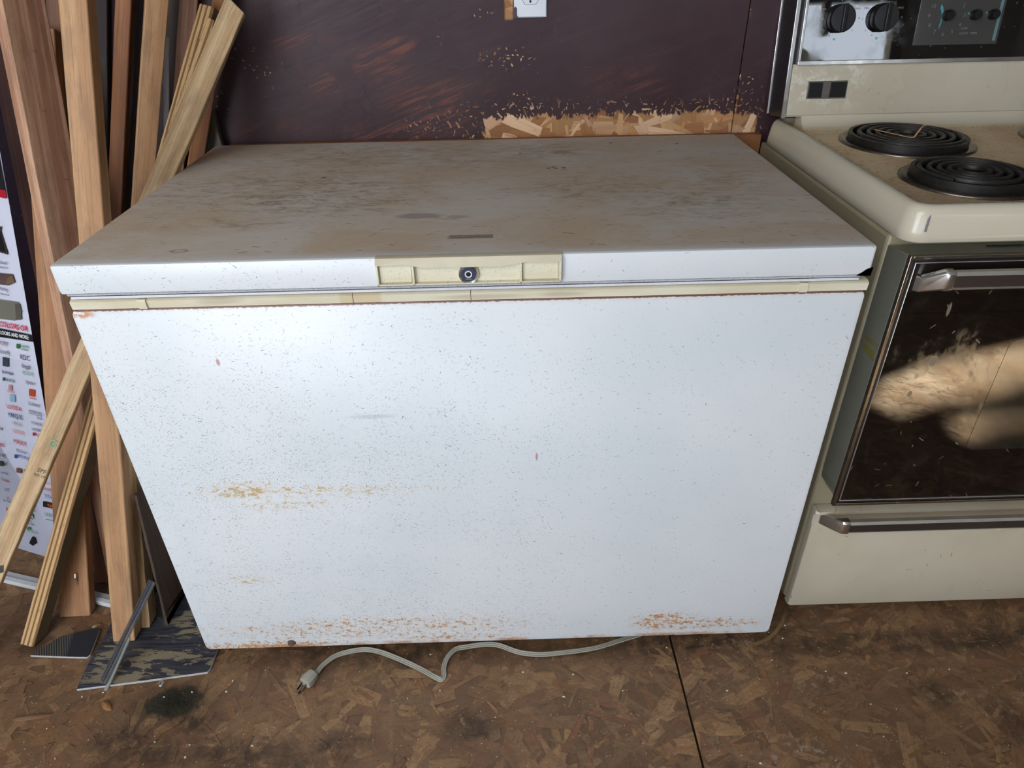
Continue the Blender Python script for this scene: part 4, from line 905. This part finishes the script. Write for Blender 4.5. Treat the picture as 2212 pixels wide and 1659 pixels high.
# nail and staples
b1 = B['b1']; q = on_board(b1, (166, 1238)); n = -(b1.matrix_world.to_3x3() @ Vector((0, 1, 0)))
bm = sweep([q-n*.002, q+n*.006, q+n*.010+Vector((0, 0, -.008)), q+n*.011+Vector((-.002, 0, -.034))], circ(.0016, 8)); link('bent_nail', bm, M_CHROME, b1, smooth=True)
M_STAPLE = plain('staple_grey', (70, 60, 56), .5, .5)
b2 = B['b2']; 
for px in ((70, 110), (92, 240), (140, 388)):
    q = on_board(b2, px, .001); bm = bmesh.new(); bx(bm, (q.x-.006, q.y-.0008, q.z-.0006), (q.x+.006, q.y+.0008, q.z+.0006)); link('staple', bm, M_STAPLE, b2)
# dark sheet leaning along the freezer side
dk = wood('dark_oiled_panel', (84, 66, 54), (60, 46, 38), 12, 10.0, 0)
o = board('dark_sheet', 'dark brown plywood panel standing on edge beside the freezer side', 'panel', (-.108, .215, .008), (-.110, .28, .30), .27, .006, 86, dk, rag=.003, seed=20, end=.0115)
o2 = board('metal_strip', 'thin black metal strip leaning beside the freezer, left of the dark panel', 'metal strip', unp((344, 1276), 2, .045), stack_top((322, 1080), .185), .010, .004, 30, plain('black_blue_metal', (36, 40, 54), .35, .5), rag=.0, seed=21, end=.045, wall=False)

# ------------------------------------------------------------------ things on the floor at the left
m = Mat('worn_black_laminate', .45); X, Y, Z = m.xyz()
a = m.noise(m.mp(scale=(16, 60, 1), rot=(0, 0, -.12)), 1, 6, .7, .4); b = m.noise(m.mp(scale=(5, 9, 1)), 1, 3)
streak = m.noise(m.mp(scale=(9, 160, 1), rot=(0, 0, -.12)), 1, 4)
c = m.mix(m.ramp(streak, .35, .65), lin((44, 46, 54)), lin((70, 72, 80)))
wz = m.mx(m.blob(X, Y, -.08, 0.0, .12, .035, 1.3), m.blob(X, Y, -.15, -.035, .12, .03, 1.2), m.blob(X, Y, -.06, .09, .09, .05, 1.2), m.blob(X, Y, -.22, .02, .03, .08, 1.2), m.mul(m.blob(X, Y, .0, -.02, .03, .02, 1.), .9))
c = m.mix(m.mul(m.ramp(m.ma('ADD', a, m.mul(wz, .16)), .645, .67), wz), c, lin((134, 124, 102)))
M_SHEET = m.done(c); m.bump(a, .2, .0006)
def plate(name, pts, z0, z1, mats, label, cat):
    bm = loft([[(p[0], p[1], z0) for p in pts], [(p[0], p[1], z1) for p in pts]]); o = link(name, bm, mats, bevel=.0008)
    for p in o.data.polygons: p.material_index = 0 if abs(p.normal.z) > .5 else 1
    return tag(o, label, cat)
M_WEDGE = plain('white_core', (190, 190, 188), .7, var=.15, vs=150)
plate('laminate_sheet', [(-.246, -.066), (-.12, -.052), (.006, -.036), (.010, -.028), (.008, .10), (.0, .26), (-.235, .25), (-.262, .20), (-.2475, .045), (-.252, .0)], .0016, .0080, [M_SHEET, M_WEDGE], 'large worn black laminate sheet with white edge lying under the lumber and freezer corner', 'sheet')
m = Mat('ribbed_black_rubber', .5); X, Y, Z = m.xyz()
rib = m.ma('FRACT', m.mul(m.ma('ADD', X, m.mul(Y, .55)), 190.0)); msk = m.ramp(m.ma('ADD', X, m.mul(Y, .25)), -.298, -.310)
c = m.mix(m.mul(msk, m.ramp(rib, .4, .6)), lin((40, 42, 50)), lin((92, 88, 76))); M_RIB = m.done(c); m.bump(m.mul(rib, msk), .5, .001)
plate('vinyl_offcut', [(-.386, .018), (-.30, .011), (-.262, .009), (-.258, .015), (-.268, .078), (-.272, .083), (-.30, .077), (-.345, .064)], .0016, .0075, [M_RIB, M_WEDGE], 'small black ribbed vinyl offcut lying left of the large black sheet', 'offcut')
# clear plastic channel
A0, A1 = unp((226, 1474), 2, .012), unp((332, 1256), 2, .16)
M_CLEAR = Mat('cloudy_clear_plastic', .18, Alpha=.5, IOR=1.45).done(lin((110, 113, 118)))
ch_ = thing('plastic_channel', 'clear plastic edging channel leaning with its foot on the black sheet', 'channel', tuple(A0))
ch_.matrix_world = Matrix.Translation(A0)
d = (A1-A0).normalized()
sec = [(-.0105, .0), (-.0105, .009), (-.0085, .009), (-.0085, .002), (-.001, .002), (-.001, .009), (.001, .009), (.001, .002), (.0085, .002), (.0085, .006), (.0105, .006), (.0105, 0)]
sec = [(a*.72, b*.8) for a, b in sec]
link('channel', sweep([A0+(A1-A0)*t for t in (0, .33, .66, 1)], sec), M_CLEAR, ch_)
link('channel_core', sweep([A0+(A1-A0)*t for t in (.02, .5, 1)], [(-.0058, .002), (-.0058, .004), (-.0010, .004), (-.0010, .002)]), plain('grey_channel_core', (50, 51, 54), .5), ch_)
link('frosted_tail', sweep([A0+(A1-A0)*-.06+Vector((.008, -.002, -.006)), A0+(A1-A0)*.45+Vector((.007, -.002, 0))], [(-.004, .0), (-.003, .004), (.004, .0025), (.004, 0)]), Mat('frosted_film', .5, Alpha=.7).done(lin((150, 150, 146))), ch_)
# white strip on floor
S0, S1 = fp((-60, 1232)), fp((252, 1304)); S1.z = S0.z = 0.0014
link_ = sweep([S0, S1], [(-.014, 0), (.014, 0), (.014, .013), (.003, .013), (.001, .007), (-.014, .006)])
o = link('trim_strip', link_, plain('white_stepped_vinyl', (206, 210, 214), .45, var=.04), bevel=.0006); tag(o, 'white stepped trim strip lying on the floor below the banner', 'trim strip')
# grey panel wedge behind
o = board('panel_offcut', 'light grey panel offcut standing behind the lumber, seen low between two planks', 'offcut', fp((200, 1178)), stack_top((168, 940), .50), .06, .006, 0, plain('light_grey_panel', (168, 172, 178), .6), rag=.002, seed=33, length=.42)

# debris
tan_chip = plain('fresh_wood_chip', (150, 104, 62), .7, var=.2, vs=120)
def splinter(px, L, Wd, H, ang, mat, label, name='wood_chip', cat='wood chip'):
    c = fp(px); a = math.radians(ang); R = random.Random(px[0]*7+px[1]); d = Vector((math.cos(a), math.sin(a), 0)); s = Vector((-d.y, d.x, 0)); rings = []
    for t, k in ((-.5, .25), (-.3, .9), (0, 1), (.3, .7), (.5, .1)):
        rings.append([c+d*L*t+s*Wd*k*u*R.uniform(.8, 1.1)+Vector((0, 0, .0014+H*v*k*R.uniform(.8, 1.1))) for u, v in ((-.5, 0), (.5, 0), (.4, .7), (0, 1), (-.4, .8))])
    o = link(name, loft(rings), mat, None); return tag(o, label, cat)
splinter((232, 1526), .034, .014, .007, -38, tan_chip, 'orange wood chip on the floor below the big black sheet')
splinter((212, 1352), .018, .006, .004, 20, tan_chip, 'small splinter of wood just behind the ribbed vinyl offcut')
splinter((243, 1350), .022, .010, .006, -10, plain('brown_chip', (128, 82, 48), .8), 'brown wood splinter between the vinyl offcut and yellow board')
splinter((205, 1355), .010, .006, .004, 30, plain('pale_chip', (196, 188, 170), .8), 'tiny pale chip beside the splinter behind the vinyl offcut')
splinter((72, 1550), .075, .012, .004, 6, plain('torn_strand', (122, 88, 64), .8), 'torn-up strand of floor board at the lower left')
cw = plain('white_shaving', (206, 206, 202), .6)
cc = fp((352, 1480)); P = [cc+Vector((.006*math.cos(t)*(1-t*.06), .008*math.sin(t), .004+.001*t)) for t in [i*.35+1.8 for i in range(14)]]
tag(link('plastic_curl', sweep(P, [(-.0003, -.0026), (.0003, -.0026), (.0003, .0026), (-.0003, .0026)]), cw), 'curled white plastic shaving at the front edge of the black sheet', 'shaving')
# loose grit pile: uncountable
R = random.Random(4); bm = bmesh.new()
for k in range(3500):
    r = min(1.15, abs(R.gauss(.45, .32))); t = R.uniform(0, 6.283)
    x = -.038+.050*r*math.cos(t); y = -.098+.033*r*math.sin(t); s = R.uniform(.0004, .0012); z = .0013+.003*max(0, 1-r)*R.random()
    v = [bm.verts.new((x+R.uniform(-s, s), y+R.uniform(-s, s), z+q)) for q in (0, 0, 0, s)]
    for f in ((0, 1, 2), (0, 1, 3), (1, 2, 3), (0, 2, 3)): bm.faces.new([v[i] for i in f])
o = link('grit_pile', bm, plain('dark_green_grit', (58, 56, 42), .9, var=.3, vs=600)); o['kind'] = 'stuff'; tag(o, 'patch of dark loose grit on the floor in front of the black sheet', 'grit')
# scattered pale crumbs over the floor
bm = bmesh.new()
spots_ = [(1130, 1453), (1238, 1458), (1695, 1352), (1783, 1451), (1880, 1522), (1908, 1592), (1667, 1427), (1643, 1650), (1345, 1493), (1218, 1506), (930, 1415), (950, 1493), (415, 1496), (503, 1472), (102, 1575), (545, 1612), (410, 1610), (400, 1637), (490, 1495), (355, 1507), (1958, 1455), (2050, 1447), (1570, 1493), (223, 1497), (178, 1506), (335, 1604), (120, 1640), (1827, 1455), (770, 1490), (880, 1510), (1440, 1400), (1690, 1380)]
for px in spots_:
    if px[1] < 1380 and px[0] < 1600: continue
    c = fp(px); s = R.uniform(.0015, .0035); a = R.uniform(0, 3.14)
    P = [Vector((math.cos(a+k*1.257)*s*R.uniform(.5, 1.3), math.sin(a+k*1.257)*s*R.uniform(.4, .9), 0)) for k in range(5)]
    lo = [bm.verts.new((c.x+p.x, c.y+p.y, .0013)) for p in P]; hi = [bm.verts.new((c.x+p.x*.7, c.y+p.y*.7, .003)) for p in P]
    for k in range(5): bm.faces.new((lo[k], lo[(k+1) % 5], hi[(k+1) % 5], hi[k]))
    bm.faces.new(hi)
for k in range(420):
    x, y = R.uniform(-.35, 1.8), R.uniform(-.3, .06); s = R.uniform(.0004, .0011)
    v = [bm.verts.new((x+R.uniform(-s, s)*1.8, y+R.uniform(-s, s), .0013+q)) for q in (0, 0, 0, s)]
    for f in ((0, 1, 2), (0, 1, 3), (1, 2, 3), (0, 2, 3)): bm.faces.new([v[i] for i in f])
o = link('floor_crumbs', bm, plain('pale_crumb', (208, 202, 188), .8)); o['kind'] = 'stuff'; tag(o, 'pale crumbs and paint flecks scattered over the strand board floor', 'debris')
# brown tape flap by the freezer corner
tp = smooth_path([unp(p, 2, z) for p, z in (((1630, 1392), .003), ((1662, 1378), .006), ((1683, 1355), .010), ((1695, 1330), .008), ((1700, 1308), .003))], 3)
bm = sweep(tp, [(-.004, 0), (.004, 0), (.004, .0004), (-.004, .0004)])
tag(link('tape_flap', bm, plain('brown_packing_tape', (128, 102, 72), .3)), 'brown packing tape flap beside the lower right freezer corner', 'tape')
# stamped figure on the floor panel
text('floor_stamp', '8', plain('burnt_stamp', (66, 44, 30), .8), fl, (unp((2142, 1342), 2, .0022)), (1, .1, 0), (-.1, 1, 0), .022, depth=.00005, bold=-.0004)

# ------------------------------------------------------------------ printed banner
C = fp((157, 1222)); A = fp((28, 1182)); u = (A-C).normalized(); C.z = .002
# the right edge leans: solve for the direction up the sheet, square to its foot
d = Vector(FX + RX*(18-IW/2)/FPX - UX*(430-IH/2)/FPX); t = ((C-Vector(CAMP)).dot(u))/d.dot(u); Pt = Vector(CAMP)+d*t
v = (Pt-C).normalized(); nb = v.cross(u).normalized()
if nb.dot(Vector(CAMP)-C) < 0: nb = -nb
bn = thing('printed_banner', 'tall white flooring banner of printed logos, leaning at the far left edge', 'banner', tuple(C))
bn.matrix_world = Matrix.Translation(C)
BWD, BHT = .80, 1.35
bm = bmesh.new(); vs = [bm.verts.new(p) for p in (C, C+u*BWD, C+u*BWD+v*BHT, C+v*BHT)]; bm.faces.new(vs); bmesh.ops.solidify(bm, geom=bm.faces[:], thickness=.003)
bm2 = bmesh.new()
o = link('sheet', bm, plain('banner_white', (216, 218, 234), .5, var=.015), bn)
bm2.free()
# make sure prints sit on the visible side
vis = nb
def bpt(px, lift=.0036): return unp_plane(px, C, nb)+nb*lift
def bpoly(name, poly, mat, lift=.0034, parent=bn):
    bm = bmesh.new(); bm.faces.new([bm.verts.new(bpt(p, lift)) for p in poly]); bmesh.ops.solidify(bm, geom=bm.faces[:], thickness=.0002)
    return link(name, bm, mat, parent)
bux = -u; buy = v
if bux.cross(buy).dot(nb) < 0: pass
INK = {}
def ink(c):
    if c not in INK: INK[c] = plain('print_ink_%d' % len(INK), c, .5, var=.02)
    return INK[c]
def btext(s, px, hpx, c, sx=.8, name='logo', bold=0.0):
    return text(name, s, ink(c), bn, bpt(px), bux, buy, hpx*.00098, sx, depth=.0001, bold=bold)
K, RD, BL, GN, GY, OR, NV, LB = (30, 30, 34), (200, 40, 52), (60, 90, 160), (70, 140, 80), (110, 110, 120), (214, 92, 48), (36, 44, 96), (130, 170, 210)
bpoly('red_band', [(-60, 402), (-60, 414), (18, 429), (15, 411)], ink((206, 30, 50))); bpoly('black_header', [(-60, 200), (-60, 401), (15, 411), (-20, 230)], ink((30, 34, 40)))
bpoly('black_band', [(-40, 700), (-40, 721), (76, 738), (71, 723)], ink((34, 36, 44)))
btext('COLORS OR', (32, 705), 17, RD, .9, 'heading', .0003); t_ = btext('SE FLOORS AND MORE:', (29, 722), 12.5, (235, 235, 238), .78, 'band_lettering', .0002)
t_.location += nb*.0005
# moulding pictures
WDG, WDL, WDD, CAPC = ink((118, 112, 100)), ink((150, 146, 132)), ink((92, 74, 64)), ink((150, 118, 92))
bpoly('moulding_picture', [(-30, 470), (2, 490), (7, 488), (5, 500), (21, 550), (-30, 535)], WDD); bpoly('moulding_shade', [(0, 495), (4, 500), (17, 545), (0, 540)], ink((24, 26, 30)), .0038)
bpoly('moulding_picture', [(-30, 586), (30, 592), (36, 610), (22, 616), (-30, 610)], ink((110, 88, 84))); bpoly('moulding_end', [(20, 600), (30, 593), (36, 610), (17, 614)], CAPC, .0038)
bpoly('moulding_picture', [(-30, 642), (42, 652), (50, 672), (46, 688), (36, 692), (-30, 684)], WDL); bpoly('moulding_shade', [(36, 656), (46, 655), (50, 690), (38, 690)], WDG, .0038)
for s, px in (('Round', (10, 567)), ('Molding', (10, 624))): btext(s, px, 11, GY, .75, 'caption')
btext('or Moisture Proof', (8, 577), 6, GY, .7, 'caption'); btext('Standard or Moisture Proof', (6, 634), 6, GY, .7, 'caption')
S = .2893
for s, x, y, h, c in (('Karndean', 35, 203, 12, GY), ('Designflooring', 40, 222, 6, (214, 130, 140)), ('Shamrock', 195, 232, 10, GN), ('Surfaces', 195, 255, 10, GN), ('Kennedy', 42, 275, 16, GY), ('RDC', 198, 320, 17, NV), ('Regal', 205, 385, 14, (60, 50, 60)), ('kronospan', 68, 428, 13, NV), ('RESOLVE', 220, 437, 13, (110, 160, 130)), ('LANCASTER', 80, 487, 10, (40, 90, 70)), ('Signature', 236, 505, 12, GY), ('Homestead', 92, 570, 8, (206, 130, 134)), ('Cali Bamboo', 255, 620, 7, RD), ('Southwind', 265, 668, 13, GY), ('LUCIDA', 115, 692, 15, RD), ('MARQUIS', 125, 755, 17, NV), ('WESTERN PACIFIC', 275, 725, 8, GY), ('FLOOR COLLECTION', 275, 742, 7, GY), ('Santé', 305, 770, 9, (110, 90, 150)), ('Mainland', 138, 815, 13, (176, 178, 150)), ('TECHNIQUES', 285, 812, 9, GY), ('HARDBIRD', 285, 858, 10, GY), ('MATRIXX', 148, 875, 13, (216, 140, 130)), ('MAXX', 158, 952, 17, (190, 60, 60)), ('MUSA', 300, 900, 11, RD), ('MARS', 12, 965, 13, RD), ('Msi Decor', 168, 1017, 12, GY), ('METROFLOR', 188, 1062, 12, BL), ('HSC', 35, 1048, 12, (60, 70, 70)), ('ESP', 45, 1112, 12, K), ('HEALTHIER', 45, 1180, 8, GY), ('Pinnacle', 52, 1232, 13, (168, 60, 56)), ('HF', 62, 1304, 15, GY), ('X', 70, 1366, 14, (190, 60, 50)), ('HILL COUNTRY', 72, 1390, 8, GY), ('TIMELESS', 360, 1250, 9, (206, 130, 130)), ('DANSBEE', 365, 1302, 10, (200, 90, 70)), ('TITAN', 380, 1358, 13, BL), ('DS', 260, 1412, 15, K), ('DALTILE', 255, 1455, 8, GY), ('WEST', 235, 1535, 6, GY), ('URBAN', 385, 1497, 13, (120, 150, 120)), ('SPHERES', 245, 1560, 9, GY), ('APOLLO', 250, 1612, 12, (90, 130, 90)), ('TEM', 12, 848, 12, K)):
    btext(s, (x*S, 680+y*S), h*1.0, c, .62 if len(s) > 6 else .85)
# blocks behind or beside lettering
def sq(x, y, w_, h_, c, name='logo_block', lift=.0033):
    x, y, w_, h_ = x*S, 680+y*S, w_*S, h_*S; k = .23; bpoly(name, [(x-w_/2, y-h_/2-w_/2*k), (x+w_/2, y-h_/2+w_/2*k), (x+w_/2, y+h_/2+w_/2*k), (x-w_/2, y+h_/2-w_/2*k)], ink(c), lift)
sq(52, 350, 44, 66, (70, 84, 96)); sq(145, 232, 24, 34, GN); sq(86, 542, 26, 40, (222, 170, 174)); sq(248, 580, 42, 50, OR); sq(102, 620, 40, 54, (176, 206, 226)); sq(36, 478, 14, 24, (70, 130, 100))
sq(262, 888, 16, 22, RD); sq(20, 1108, 28, 36, (60, 80, 50)); sq(152, 1160, 40, 34, (136, 96, 70)); sq(365, 1160, 26, 26, NV); sq(200, 1162, 26, 24, (150, 110, 80)); sq(128, 1054, 20, 26, BL)
sq(378, 1418, 96, 40, (50, 40, 42)); btext('PLANK', (115, 1092), 12, (220, 110, 50), .7).location += nb*.0006
sq(236, 1500, 44, 38, (44, 110, 70)); sq(72, 1452, 34, 26, (190, 130, 120)); sq(386, 1530, 70, 4, GN); sq(225, 1590, 26, 18, GN)
btext('TCG', (70, 1115), 10, (230, 236, 230), .8)
# striding figure mark: plain blot with lettering strip
bpoly('logo_block', [(68, 1166), (73, 1157), (78, 1160), (82, 1172), (74, 1178), (66, 1172)], ink(K)); btext('GASTON', (75, 1168), 6, K, .8); btext('HARDWOODS', (42, 1163), 5, GY, .8)
